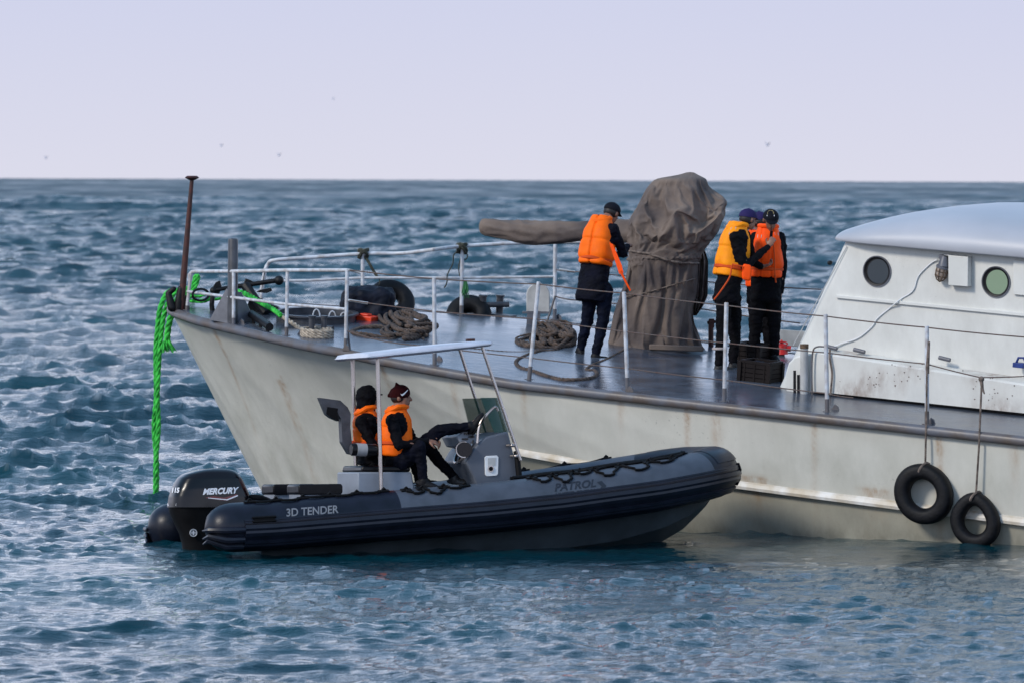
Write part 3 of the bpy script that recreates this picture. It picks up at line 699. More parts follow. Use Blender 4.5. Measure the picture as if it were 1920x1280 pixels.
# roof: a turtle-back with a nose
mb = MB(); rings = []
s_start = sc(1560, 445)[0]-.02
zc = lambda s: wall_top(max(s, Bp[0]))+.0
tmid = (TW+TF)/2; hw0 = (TF-TW)/2+.14
for s in np.r_[s_start+.5*(1-np.cos(np.linspace(0, math.pi/2, 14))), np.linspace(s_start+.6, 15.4, 26)]:
    k = min((s-s_start)/.7, 1.0); wfac = math.sqrt(max(1-(1-k)**2.4, 0.0003)); hw = hw0*(.80+.20*wfac)
    kk = min((s-s_start)/1.45, 1.0); hgt = .31*(1-(1-kk)**2.0)+.085*min((s-s_start)/.05, 1)**.5+.01
    ring = []
    for g in np.linspace(0, 2*math.pi, 44, endpoint=False):
        c, n_ = math.cos(g), math.sin(g)
        t = tmid-hw*np.sign(c)*abs(c)**.62; z = (hgt*abs(n_)**.8 if n_ > 0 else -.03*abs(n_)**.4)
        ring.append(S(s, t, zc(s)+.05+z))
    rings.append(ring)
mb.loft(rings); build('roof', mb, 'roof_paint', dh, ang=50)
# lower side box on wooden chocks
bx0 = sc(1520, 700, TB); bx1s = 15.0
zb = sc(1566, 738, TB)[2]; ztb = sc(1560, 662, TB)[2]
zt_end = sc(1900, 716, TB)[2]; zb_end = sc(1900, 772, TB)[2]; se = sc(1900, 716, TB)[0]
mb = MB(); f_ = lambda a, b, s: a+(b-a)*(s-bx0[0])/(se-bx0[0])
rings = []
for s in np.linspace(bx0[0], bx1s, 40):
    z1_, z0_ = f_(ztb, zt_end, s), f_(zb, zb_end, s)
    rings.append([S(s, TB, z0_), S(s, TB, (z0_+z1_)/2), S(s, TB, z1_-.02), S(s, TB+.02, z1_), S(s, TW-.003, z1_+.03), S(s, TW-.003, z0_)])
mb.loft(rings); sb = build('side_box', mb, 'house_paint', ship, ang=30, label='long low white box along the foot of the deckhouse')
paint_attr(sb, [(1700, 700, 10, 24, .4), (1730, 690, 25, 12, .25), (1640, 715, 25, 20, .5), (1820, 700, 12, 26, .3), (1870, 735, 7, 26, .3), (1600, 662, 25, 6, .8), (1590, 740, 90, 5, .6), (1800, 770, 120, 6, .6), (1880, 700, 40, 10, .5)], .2)
bvb = bvh_of([sb])
rr = random.Random(3); pts = []; fc = []
for i in range(46):
    cx_, cy_ = rr.choice([(1708, 702), (1715, 690), (1640, 716), (1812, 700), (1868, 735), (1660, 700), (1850, 715)]); x = cx_+rr.gauss(0, 18); y = cy_+rr.gauss(0, 13); r_ = rr.uniform(.7, 1.8)
    k = len(pts); pts += [(x-r_, y), (x, y-r_*.8), (x+r_, y), (x, y+r_*rr.uniform(.6, 1.6))]; fc.append((k, k+1, k+2, k+3))
o = decal('rust_spot', bvb, 'wire', sb, (pts, fc), .002); o['kind'] = 'stuff'
mb = MB()
for (x, y, w) in ((1640, 750, 30), (1720, 757, 28), (1800, 763, 32), (1885, 774, 30)):
    pass
rings = []
for s in np.linspace(bx0[0]+.1, bx1s, 12):
    z0_ = f_(zb, zb_end, s); rings.append([S(s, TB+.03, z0_-.09), S(s, TB+.03, z0_-.055), S(s, TB+.12, z0_-.055), S(s, TB+.12, z0_-.09)])
mb.loft(rings); build('timber', mb, 'wood', ship, smooth=False)
mb = MB(); rings = []
for s in np.linspace(bx0[0]+.05, bx1s, 12):
    z0_ = f_(zb, zb_end, s); rings.append([S(s, TB+.1, z0_-.3), S(s, TB+.1, z0_+.02), S(s, TW+.1, z0_+.02), S(s, TW+.1, z0_-.3)])
mb.loft(rings); build('box_shade_block', mb, 'black_iron', ship, smooth=False)  # black block standing in for the shade in the gap under the box
# rounded front end of the side box, with its pipes
mb = MB(); q = TB+.02
pl = [ST(1474, 746, q), ST(1472, 700, q), ST(1478, 680, q), ST(1490, 668, q), ST(1510, 664, q), ST(1524, 662, q), ST(1524, 738, q), ST(1500, 742, q)]
mb.prism(pl, SV*.2); eo = build('box_end', mb, 'house_paint', ship, bevel=.02); paint_attr(eo, [])
mb = MB(); mb.tube([ST(1508, 744, TB-.05), ST(1508, 652, TB-.05)], .042, 14); build('vent_pipe', mb, 'pale_grey_paint', ship)
mb = MB(); mb.tube([ST(1508, 653, TB-.05), ST(1508, 645, TB-.05)], .046, 14); build('pipe_cap', mb, 'wood', ship); mb = MB(); mb.tube([ST(1508, 742, TB-.05), ST(1508, 747, TB-.05)], .047, 14); build('pipe_foot', mb, 'wood', ship)
for x, y0 in ((1490, 694), (1497, 702)):
    mb = MB(); mb.tube([ST(x, 746, TB-.06), ST(x, y0, TB-.06)], .015, 10); build('drain_pipe', mb, 'black_iron', ship)
mb = MB(); mb.tube(spline([ST(1523, 740, TB-.04), ST(1522, 700, TB-.04), ST(1524, 660, TB-.04), ST(1532, 650, TB-.03), ST(1550, 650, TB-.02)], 6), .009, 8); build('cable', mb, 'rail_grey', ship)
mb = MB(); mb.tube(spline([ST(1557, 740, TB-.03), ST(1560, 700, TB-.03), ST(1556, 672, TB-.03), ST(1556, 655, TB-.0)], 6), .011, 8); build('cable', mb, 'thin_rope', ship)
# shelf rail along the wall
mb = MB(); P0, P1_ = ST(1567, 559, TW-.03), ST(1935, 595, TW-.03); mb.prism([P0, P1_, P1_+SW*.035, P0+SW*.03], SV*.035); build('ledge', mb, 'house_paint', dh, bevel=.004); paint_attr(dh.children[-1], [], 0)
# portholes
def porthole(px, py, gl, w=23, h_=28.5):
    c = toS(ST(px, py, TW)); R = h_/183.0
    def rg(r, t): return [S(c[0]+r*math.cos(g), TW+t, c[2]+r*math.sin(g)) for g in np.linspace(0, 2*math.pi, 40, endpoint=False)]
    mb = MB(); mb.loft([rg(R*.97, -.012), rg(R*1.06, -.014), rg(R*1.06, .01), rg(R*.97, .01)][::1], caps=False)
    mb.loft([rg(R, -.008), rg(R*.99, -.003), rg(R*.99, .0)], caps=False)
    o = build('porthole', mb, 'mid_grey_paint', dh, ang=30)
    # the recess and the pane stand just inside the frame
    mb = MB(); mb.loft([rg(R*.985, -.0165), rg(R*.86, -.0085)], caps=False); build('porthole_rim', mb, 'black_iron', dh, ang=30)
    mb = MB(); mb.add([S(c[0], TW-.004, c[2])]+rg(R*.985, -.004), [(0, 1+i, 1+(i+1) % 40) for i in range(40)]); build('porthole_recess', mb, 'black_iron', dh)
    c = c+V(R*.10, 0, 0); mb = MB(); mb.add([S(c[0], TW-.009, c[2])]+rg(R*.82, -.0085), [(0, 1+i, 1+(i+1) % 40) for i in range(40)])
    g_ = build('porthole_glass', mb, gl, dh); return o
porthole(1645, 509, 'dark_glass'); porthole(1868, 529, 'green_glass')
# caged lamp, junction box, cable
lp = toS(ST(1768, 480, TW)); 
def lpos(px, py, off): return ST(px, py, TW-off)
mb = MB(); mb.tube([lpos(1771, 482, .06), lpos(1770, 490, .07), lpos(1769, 499, .07)], [.035, .05, .062], 14); mb.tube([lpos(1768, 499, .07), lpos(1767, 503, .07)], .07, 14)
mb.box(lpos(1769, 482, .03), SU*.03, SV*.05, SW*.02); lamp = build('lamp_body', mb, 'mid_grey_paint', dh)
mb = MB(); c0, c1 = lpos(1767, 504, .07), lpos(1762, 526, .075); mb.tube([c0, c0+(c1-c0)*.4, c0+(c1-c0)*.8, c1], [.055, .056, .042, .012], 14); build('lamp_globe', mb, 'lamp_glass', dh)
mb = MB()
for g in np.linspace(0, 2*math.pi, 8, endpoint=False):
    sd_ = unit(np.cross(c1-c0, SV)); e1, e2 = sd_, unit(np.cross(c1-c0, sd_)); o_ = e1*math.cos(g)+e2*math.sin(g)
    mb.tube([c0+o_*.064, c0+(c1-c0)*.6+o_*.064, c0+(c1-c0)*.95+o_*.04, c1+(c1-c0)*.12], .005, 6)
for k, r_ in ((.25, .066), (.65, .062)):
    mb.tube([c0+(c1-c0)*k+(e1*math.cos(g)+e2*math.sin(g))*r_ for g in np.linspace(0, 2*math.pi, 16, endpoint=False)], .005, 6, closed=True)
build('lamp_cage', mb, 'wood', dh)
mb = MB(); pj = [ST(1785, 478, TW-.005), ST(1822, 481, TW-.005), ST(1822, 537, TW-.005), ST(1785, 534, TW-.005)]; mb.prism(pj, -SV*.09); o = build('junction_box', mb, 'house_paint', dh, bevel=.006); paint_attr(o, [], .1)
mb = MB(); mb.prism([ST(1902, 488, TW-.004), ST(1945, 492, TW-.004), ST(1945, 556, TW-.004), ST(1902, 552, TW-.004)], -SV*.03); o = build('wall_panel', mb, 'house_paint', dh, bevel=.004); paint_attr(o, [], 0)
mb = MB(); mb.tube(spline([lpos(1757, 487, .02), lpos(1743, 496, .012), lpos(1722, 518, .012), lpos(1712, 545, .012), lpos(1690, 560, .012), lpos(1681, 567, .05), lpos(1668, 578, .012), lpos(1645, 597, .012), lpos(1635, 612, .012), lpos(1610, 633, .012), lpos(1578, 644, .02), lpos(1562, 650, .03)], 6), .0075, 6); build('cable', mb, 'white_plastic', dh)
mb = MB(); mb.tube(spline([lpos(1771, 478, .05), lpos(1780, 480, .07), lpos(1785, 492, .07), lpos(1784, 503, .07), lpos(1776, 506, .07)], 6), .011, 8); build('lamp_bracket', mb, 'pale_grey_paint', dh)
mb = MB(); mb.ell(ST(1556, 493, TW+.1), V(.028, 0, 0), V(0, .03, 0), V(0, 0, .025)); build('knob', mb, 'black_iron', dh)
for x, y in ((1612, 656), (1772, 671), (1560, 650)):
    p = ST(x, y, (TB+TW)/2); mb = MB(); mb.tube([p-SU*.07, p+SU*.06-SW*.015], .022, 10); build('box_latch', mb, 'mid_grey_paint', sb)
mb = MB(); p = ST(1912, 684, TB+.1); mb.box(p, SU*.06, SV*.05, SW*.025); mb.tube([p+SW*.02-SU*.04, p+SW*.075-SU*.02, p+SW*.08+SU*.04, p+SW*.03+SU*.07], .014, 8)
tag(build('handlamp', mb, 'blue_plastic', loc=p, bevel=.01), 'small blue plastic object with a handle on the white side box at the right edge', 'box')
# ------------------------------------------------------------ hanging tyres
def tyre_mesh(c, ax_u, ax_w, R, r, sq=None, n=44, m=18, wide=1.05):
    """ax_u, ax_w: the tyre's plane"""
    nn = unit(np.cross(ax_u, ax_w)); mb = MB(); rings = []
    for i in range(n):
        g = 2*math.pi*i/n; d = ax_u*math.cos(g)+ax_w*math.sin(g); Rr_ = R
        if sq: 
            pt = max(0, math.sin(g))**6; Rr_ = R*(1+sq*pt)
        ring = []
        for k in range(m):
            h_ = 2*math.pi*k/m; a = math.cos(h_); b = math.sin(h_)
            a = np.sign(a)*abs(a)**.75; b = np.sign(b)*abs(b)**.7
            if a < -.75: b *= .75
            gro = .97 if (k in (0, 2, m-2)) else 1.0
            ring.append(c+d*((Rr_-r)+a*r*gro)+nn*b*r*wide)
        rings.append(ring)
    rings.append(rings[0]); mb.loft(rings, caps=False); return mb
def fender_tyre(px, py, hpx, label, rope_px, t_off, sq=None):
    d0 = 1.0
    near = toS(plane_hit(px, py, SO+SV*(-2.62), SV)); s_ = near[0]; zz = near[2]; b = float(B(s_, dzf(s_)-zz))
    t_ = -(b+t_off); c = toS(ST(px, py, t_)); R = hpx/2/186.0
    cw = S(*c); root = thing('tyre_fender', label, 'tyre', cw-V(0, 0, R), 'old tyres hung over the ship\'s side on ropes')
    mb = tyre_mesh(cw, unit(SU+SV*.12), V(0, 0, 1), R, R*.265, sq, wide=1.2); build('tyre', mb, 'rubber', root, ang=50)
    P = [S(toS(WY(x, y, 63))[0], 0, 0) for x, y in rope_px]
    rp = []
    for (x, y, tt) in rope_px_t(rope_px, t_): rp.append(ST(x, y, tt))
    mb = MB(); twisted(mb, resample(rp, .1), .011, 3, .06); 
    k = cw+V(0, 0, R*(1+(sq or 0))); mb.tube([k+SU*.05*math.cos(g)*.6+V(0, 0, -R*.18)+(SV*.10*math.sin(g))+V(0, 0, R*.2*math.cos(g)) for g in np.linspace(0, 2*math.pi, 20, endpoint=False)], .014, 6, closed=True)
    build('hanging_rope', mb, 'thin_rope', root); return root
def rope_px_t(pts, t_): return [(x, y, (-2.66 if i < len(pts)-1 else t_)) for i, (x, y) in enumerate(pts)]
fender_tyre(1732, 925, 116, 'old black tyre hanging clear of the water by a rope, the left one of two', [(1738, 690), (1737, 790), (1736, 815), (1735, 868)], .12)
fender_tyre(1829, 978, 98, 'old black tyre hanging with its foot in the water, the right one of two', [(1841, 708), (1838, 780), (1836, 830), (1830, 925)], .12, sq=.16)
mb = MB(); mb.ell(WY(1840, 710, 62.9), V(.03, 0, 0), V(0, .02, 0), V(0, 0, .03)); mb.tube([WY(1840, 712, 62.9), WY(1842, 728, 62.9), WY(1846, 738, 62.9)], [.02, .015, .006], 8); build('rope_knot', mb, 'thin_rope', ship)
mb = MB(); mb.tube([WY(1742, 640, Ys[5]-.03), WY(1739, 690, Ys[5]-.03), WY(1740, 700, Ys[5]-.03)], [.012, .02, .014], 8); build('rope_knot', mb, 'thin_rope', ship)

# ------------------------------------------------------------ mooring and coiled ropes
g0 = thing('green_mooring_rope', 'thick bright green twisted rope hanging from the bow into the water', 'rope', WY(293, 950, 71.0))
Yg = 71.0
mb = MB(); twisted(mb, spline([WY(362, 548, 70.9), WY(352, 541, 70.9), WY(338, 542, 71), WY(322, 556, 71), WY(309, 585, 71.05), WY(303, 620, 71.05), WY(299, 660, 71.05), WY(295, 740, 71.05), WY(297, 800, 71.05), WY(292, 870, 71.05), WY(292, 990, 71.05)], 8), .030, 3, .25)
twisted(mb, spline([WY(365, 555, 71.1), WY(345, 552, 71.1), WY(322, 545, 71.2), WY(309, 556, 71.2), WY(299, 585, 71.1), WY(295, 620, 71.1), WY(292, 660, 71.1), WY(293, 740, 71.1), WY(289, 800, 71.1), WY(294, 880, 71.1), WY(291, 990, 71.1)], 8), .030, 3, .25)
build('rope_fall', mb, 'green_rope', g0, ang=80)
mb = MB(); twisted(mb, spline([WY(356, 560, 70.7), WY(346, 548, 70.7), WY(334, 560, 70.8), WY(323, 585, 70.85), WY(316, 612, 70.9), WY(313, 636, 70.9)], 8), .038, 3, .25)
for i in range(60):
    a = rr.uniform(-1, 1); d_ = rr.uniform(-1, 1); tip = WY(315+a*15+2, 657+rr.uniform(-6, 5), 70.9+d_*.08)
    mb.tube([WY(313+a*3, 634, 70.9), WY(313+a*9, 645, 70.9+d_*.05), tip], [.012, .008, .003], 5)
build('frayed_end', mb, 'green_rope', g0, ang=80)
mb = MB(); twisted(mb, spline([WY(352, 560, 70.8), WY(361, 540, 70.8), WY(367, 518, 70.8), WY(371, 522, 70.8), WY(362, 548, 70.8), WY(359, 552, 70.9)], 8), .028, 3, .2)
twisted(mb, spline([WY(346, 566, 70.6), WY(358, 556, 70.6), WY(375, 556, 70.6), WY(388, 550, 70.6), WY(394, 560, 70.6), WY(380, 566, 70.6), WY(355, 564, 70.7), WY(400, 562, 70.7), WY(430, 556, 70.6)], 8), .017, 3, .15)
twisted(mb, spline([WY(440, 545, 70.2), WY(462, 552, 70.0), WY(490, 568, 69.7), WY(515, 582, 69.4), WY(527, 592, 69.2)], 8), .030, 3, .2)
build('rope_lead', mb, 'green_rope', g0, ang=80)
bt = base(594, 634); mb = MB(); twisted(mb, spline([WY(522, 589, 69.3), WY(545, 604, 69.1), WY(566, 618, 68.9), WY(585, 626, bt[1])], 8), .026, 3, .2)
for k in range(3):
    twisted(mb, [bt+SW*(.03+.028*k)+SU*(.17*math.cos(g))+SV*(.14*math.sin(g))+SU*.0 for g in np.linspace(0, 2*math.pi, 30)], .026, 3, .2)
tag(build('bollard_rope', mb, 'beige_rope', loc=bt, ang=80), 'pale beige rope end wrapped round the small twin bollards near the bow', 'rope')
def coil(name, label, cpx, loops, tail, m='brown_rope', R=.024, seed=1, group=None):
    rr_ = random.Random(seed); pts = []; c = base(*cpx)
    for i, (ox, oy, rx, ry, rot) in enumerate(loops):
        n_ = 14; a0 = rr_.uniform(0, 6.28)
        for k in range(n_):
            g = a0+2*math.pi*k/n_; jr = 1+.16*math.sin(2*g+i*1.9)+rr_.uniform(-.07, .07); lx, ly = rx*jr*math.cos(g), ry*jr*math.sin(g); x = ox+lx*math.cos(rot)-ly*math.sin(rot); y = oy+lx*math.sin(rot)+ly*math.cos(rot)
            pts.append(base(cpx[0]+x, cpx[1]+y)+SW*(R+.015*i+.012*math.sin(3*g+i)))
    for (x, y) in tail: pts.append(base(x, y)+SW*R)
    mb = MB(); twisted(mb, spline(pts, 4), R, 3, R*8)
    return tag(build(name, mb, m, loc=c, ang=80), label, 'rope', group)
coil('coiled_rope', 'brown mooring rope coiled on deck beside the orange box and dark bag', (748, 624), [(-40, 5, 48, 11, .0), (-38, 6, 44, 9, .05), (10, 6, 42, 12, .1), (12, 8, 36, 9, .0), (-5, -8, 34, 14, .5), (15, -2, 40, 15, .35), (5, -10, 30, 10, .6), (30, -2, 36, 12, .3), (22, -6, 24, 9, .2)], [(800, 622), (808, 618), (806, 628), (794, 634), (793, 642)], seed=2)
coil('rope_heap', 'brown tangled heap of rope on the middle of the deck left of the standing man', (1032, 645), [(-20, 0, 42, 10, .0), (-10, 4, 44, 12, .05), (10, -4, 36, 14, .3), (0, 0, 38, 10, -.2), (14, -8, 28, 12, .2), (6, -10, 30, 10, -.1), (-8, -8, 26, 8, .3), (18, -4, 22, 8, .4)], [(1040, 662), (1015, 664), (1000, 668)], seed=4, R=.028)
mb = MB(); P = [base(x, y)+SW*.022 for x, y in ((862, 657), (900, 660), (940, 664), (985, 665), (1010, 660), (1030, 652))]
twisted(mb, spline(P, 8), .019, 3, .15); tag(build('deck_line', mb, 'brown_rope', loc=P[0], ang=80), 'thin brown line lying straight on deck behind the dinghy canopy', 'rope')
mb = MB(); P = [base(x, y)+SW*.025 for x, y in ((1012, 662), (985, 672), (968, 682), (975, 693), (1000, 700), (1030, 710), (1060, 716), (1100, 715), (1118, 708), (1116, 700), (1100, 698), (1110, 690), (1140, 678), (1170, 662))]
twisted(mb, spline(P, 8), .024, 3, .17); tag(build('deck_hawser', mb, 'brown_rope', loc=P[6], ang=80), 'brown rope curving across the deck in front of the man at the covered gun', 'rope')
# ropes tied to the far rail
for (x, y, Yk, seed) in ((681, 476, Yf[1], 1), (866, 466, Yf[2], 2)):
    mb = MB(); c = WY(x, y, Yk); rr_ = random.Random(seed)
    for k in range(5):
        a = rr_.uniform(0, 3); pts_ = [c+V(.045*math.cos(g)*(1+.2*k*.3), .05*math.sin(g), .05*math.cos(g+a)+rr_.uniform(-.01, .01)) for g in np.linspace(0, 6.28, 14)]
        mb.tube(pts_, .016, 6)
    if seed == 1: mb.tube(spline([WY(681, 480, Yk), WY(690, 490, Yk), WY(700, 508, Yk), WY(708, 520, Yk)], 5), .017, 7); mb.tube(spline([WY(708, 518, Yk), WY(712, 528, Yk), WY(710, 535, Yk)], 4), .006, 5)
    else:
        mb.tube(spline([WY(862, 468, Yk), WY(851, 478, Yk), WY(849, 495, Yk), WY(839, 515, Yk), WY(838, 530, Yk), WY(833, 540, Yk)], 6), .007, 6)
        mb.tube(spline([WY(870, 470, Yk), WY(876, 478, Yk), WY(874, 486, Yk), WY(862, 490, Yk)], 6), .007, 6); mb.tube(spline([WY(866, 478, Yk), WY(860, 500, Yk), WY(862, 520, Yk)], 5), .006, 6)
    tag(build('rail_rope', mb, 'olive_rope', loc=c, ang=80), ('dark olive rope knotted on the far top rail above the propped tyre' if seed == 1 else 'dark olive rope knotted on the far rail post, thin end dangling'), 'rope')
mb = MB(); 
for k in range(26):
    a = rr.uniform(-1, 1); mb.tube([WY(872+a*3, 528, Yf[2]), WY(872+a*5+rr.uniform(-2, 2), 545+rr.uniform(-6, 6), Yf[2]+rr.uniform(-.05, .05)), WY(870+a*10, 558+rr.uniform(-10, 6), Yf[2])], [.008, .007, .003], 5)
tag(build('green_twine', mb, 'green_twine', loc=WY(872, 540, Yf[2])), 'small tuft of green twine tied low on the far rail post', 'rope')

# ------------------------------------------------------------ loose gear on deck
bg = base(690, 604); mb = MB()
def sup(c, ax, ay, az, p=3.0, n=28, m=14):
    rings = []
    for i in range(m+1):
        g = -math.pi/2+math.pi*i/m; cg = max(abs(math.cos(g)), 1e-3)**(2/p); sg = np.sign(math.sin(g))*abs(math.sin(g))**(2/p)
        rings.append([c+az*sg+cg*(ax*np.sign(math.cos(a))*abs(math.cos(a))**(2/p)+ay*np.sign(math.sin(a))*abs(math.sin(a))**(2/p)) for a in np.linspace(0, 2*math.pi, n, endpoint=False)])
    return rings
cb = bg+V(.0, .25, .18); mb.loft(sup(cb, V(.30, 0, 0), V(0, .28, 0), V(-.0, 0, .215), 4.5)); mb.loft(sup(cb+V(-.20, -.05, -.01), V(.13, 0, 0), V(0, .2, 0), V(0, 0, .14), 2.6))
def crumple(sc_, amp, seed=0):
    def fn(co, no):
        return np.array([amp*(noise.noise(Vector(c*sc_)+Vector((seed, 0, 0)))-.6*abs(noise.noise(Vector(c*sc_*2.1)+Vector((0, seed, 0))))) for c in co])
    return fn
rb = thing('covered_gear', 'dark navy canvas-wrapped bundle sitting on the foredeck by the propped tyre', 'bag', bg)
remeshed('cover', mb, .018, 'navy_canvas', rb, 3, crumple(9, .035, 3))
ob = base(688, 607); mb = MB(); mb.box(ob+SW*.045, SU*.10, SV*.08, SW*.045); mb.box(ob+SW*.1-SU*.02, SU*.055, SV*.05, SW*.012); tag(build('orange_case', mb, 'orange_plastic', loc=ob, bevel=.01), 'small bright orange box on deck in front of the dark bundle', 'box')
pt_ = base(738, 582); c = WY(734, 565, pt_[1]+.15); tb = tyre_mesh(c, unit(V(1, .3, 0)), unit(V(-.2, .5, .85)), .27, .095)
tag(build('propped_tyre', tb, 'rubber', loc=pt_, ang=50), 'black tyre propped on the far side of the foredeck behind the dark bundle', 'tyre')
c = WY(880, 594, Yf[2]+.35); tb = tyre_mesh(c, unit(V(1, -.2, .03)), unit(V(0, .5, .8)), .27, .10)
tag(build('outboard_tyre', tb, 'rubber', loc=c, ang=50), 'black tyre hanging outside the far rail, only its top showing above the deck', 'tyre')
# crates and panels in front of the deckhouse
def crate(px, py, w, d_, h_, label, tiltx=0):
    c = base(px, py); o_ = thing('crate', label, 'crate', c, 'dark plastic crates before the deckhouse'); u, v, w_ = SU, SV, SW
    mb = MB(); mb.box(c+w_*.012, u*w/2, v*d_/2, w_*.012)
    for k in range(4):
        z = .03+(h_-.04)*(k+.5)/4
        for sg in (-1, 1):
            mb.box(c+w_*z+v*sg*(d_/2-.008), u*w/2, v*.008, w_*(h_/4*.36)); mb.box(c+w_*z+u*sg*(w/2-.008), v*(d_/2-.017), u*.008, w_*(h_/4*.36))
    for a in (-1, 1):
        for b in (-1, 1): mb.box(c+w_*h_/2+u*a*(w/2-.003)+v*b*(d_/2-.003), u*.022, v*.022, w_*h_/2)
    for k in (-.33, 0, .33): mb.box(c+w_*h_/2-v*(d_/2-.004)+u*w*k, u*.008, v*.01, w_*h_/2)
    for sg in (-1, 1): mb.box(c+w_*(h_+.004)+v*sg*(d_/2-.01), u*w/2*1.02, v*.016, w_*.014); mb.box(c+w_*(h_+.0045)+u*sg*(w/2-.01), v*(d_/2-.028), u*.016, w_*.014)
    build('crate_body', mb, 'crate_plastic', o_, smooth=False)
    mb = MB(); mb.loft(sup(c+w_*h_*.72, u*w*.42, v*d_*.4, w_*h_*.3, 3)); remeshed('crate_filling', mb, .02, 'navy_canvas', o_, 2, crumple(14, .04, px))
    return o_
crate(1425, 720, .36, .30, .24, 'front dark plastic crate of gear, the one nearest the deckhouse foot'); crate(1410, 690, .30, .28, .26, 'second dark plastic crate, behind the front one at the feet of the men')
pc = base(1455, 672); mb = MB(); mb.box(WY(1482, 634, pc[1]+.5), V(.16, 0, -.01), V(0, .02, 0), V(.01, 0, .09)); mb.box(WY(1462, 652, pc[1]+.35), V(.06, 0, 0), V(0, .1, 0), V(0, 0, .07)); tag(build('white_locker', mb, 'pale_grey_paint', loc=WY(1470, 665, pc[1]+.4), bevel=.006), 'pale grey locker with its lid up between the men and the deckhouse', 'locker')
pr = WY(1466, 664, pc[1]+.1); rt = thing('red_valve', 'red painted valve with a pointed top standing before the deckhouse', 'valve', pr)
mb = MB(); mb.tube([pr, pr+V(0, 0, .05), pr+V(0, 0, .10), pr+V(0, 0, .12)], [.07, .062, .055, .03], 14); mb.tube([pr+V(-.07, 0, .075), pr+V(.10, 0, .065)], .033, 10); mb.tube([pr+V(0, 0, .1), pr+V(-.005, 0, .165)], [.032, .006], 10)
build('valve_body', mb, 'red_paint', rt); mb = MB(); mb.tube([pr+V(-.06*math.cos(g), -.03, .12+.02*math.sin(g)) for g in np.linspace(0, 6.28, 14, endpoint=False)], .008, 6, closed=True); build('handwheel', mb, 'red_paint', rt)
pw = base(1338, 655); mb = MB(); Yw = pw[1]+.1; mb.tube([WY(1333, 652, Yw), WY(1333, 600, Yw)], .03, 10); mb.box(WY(1334, 606, Yw), V(.03, 0, 0), V(0, .03, 0), V(0, 0, .05)); mb.tube([WY(1326, 605, Yw), WY(1342, 603, Yw)], .018, 8); build('winch_post', mb, 'rust_pole', ship)

# ------------------------------------------------------------ gun under its canvas cover
gb = base(1232, 662); gY = gb[1]+.35
gun = thing('covered_deck_gun', 'deck gun wrapped in a creased brown-grey canvas cover with its sleeved barrel pointing forward', 'gun', gb)
rows_ = [(323, 1288, 1300), (328, 1276, 1308), (334, 1236, 1322), (340, 1214, 1332), (350, 1206, 1346), (362, 1199, 1362), (376, 1192, 1372), (392, 1182, 1372), (410, 1172, 1366), (430, 1166, 1358), (450, 1166, 1346), (466, 1168, 1332), (480, 1172, 1322), (500, 1170, 1317), (520, 1166, 1316), (545, 1158, 1316), (565, 1150, 1312), (585, 1143, 1306), (605, 1138, 1312), (630, 1126, 1328), (650, 1120, 1334), (664, 1124, 1330), (672, 1132, 1322)]
ry = [r[0] for r in rows_]; NRW = 230; NAN = 260; rings = []
CRE = [  # creases: x0,y0,x1,y1,width px,depth m (pixel positions on the near face)
    (1356, 440, 1180, 520, 6, .060), (1368, 395, 1270, 480, 6, .045), (1345, 462, 1240, 500, 5, .04), (1210, 345, 1186, 470, 5, .03), (1225, 380, 1245, 440, 8, .035), (1265, 385, 1300, 470, 8, .05), (1215, 470, 1185, 560, 8, .045), (1240, 500, 1150, 600, 8, .05),
    (1250, 510, 1310, 580, 8, .05), (1275, 520, 1262, 640, 7, .05), (1200, 560, 1180, 660, 8, .05), (1300, 560, 1285, 650, 7, .05), (1225, 560, 1215, 640, 7, .045), (1140, 610, 1240, 600, 6, .04), (1300, 350, 1365, 400, 7, .03), (1240, 345, 1300, 430, 8, .025), (1180, 420, 1215, 470, 7, .03), (1150, 640, 1220, 620, 6, .035), (1320, 410, 1300, 460, 7, .04)]
def crease_disp(x, y):
    d = 0.0
    for (x0, y0, x1, y1, w, a) in CRE:
        dx, dy = x1-x0, y1-y0; L2 = dx*dx+dy*dy; t = ((x-x0)*dx+(y-y0)*dy)/L2; tt = min(max(t, 0), 1)
        px_, py_ = x0+dx*tt, y0+dy*tt; q = math.hypot(x-px_, y-py_); sg = ((x-x0)*dy-(y-y0)*dx)/math.sqrt(L2)
        env = math.sin(math.pi*min(max(t*.9+.05, 0.02), .98))
        d += -a*env*math.exp(-q/w)+a*.75*env*math.exp(-((sg-w*1.7)/(w*.9))**2)*math.exp(-(max(0, abs(t-.5)-.5)*4)**2)
    return d
def cover_rings(nr_, na_, sx=1.0, y0=323, y1=672, fold=0.0):
    out = []
    for i in range(nr_):
        y = y0+(y1-y0)*i/(nr_-1); l, r = np.interp(y, ry, [q[1] for q in rows_]), np.interp(y, ry, [q[2] for q in rows_])
        cx_ = (l+r)/2; hw = (r-l)/2/181.0*sx; hd = hw*(.95 if y < 540 else .82); ring = []
        for k in range(na_):
            g = 2*math.pi*k/na_; c_, s_ = math.cos(g), math.sin(g)
            c2, s2 = np.sign(c_)*abs(c_)**.9, np.sign(s_)*abs(s_)**.9
            f_ = fold*(.010*noise.noise(Vector((c_*4, s_*4, i*.06)))+.006*noise.noise(Vector((c_*9, s_*9, i*.11+4))))
            ring.append(WY(cx_, y, gY)+V(c2*(hw+f_), s2*(hd+f_), 0))
        out.append(ring)
    return out
mb = MB(); mb.loft(cover_rings(36, 44, 1.03, 328, 672)); core = build('core', mb, 'tarp', gun); core.modifiers.new('c', 'COLLISION'); core.collision.thickness_outer = .012
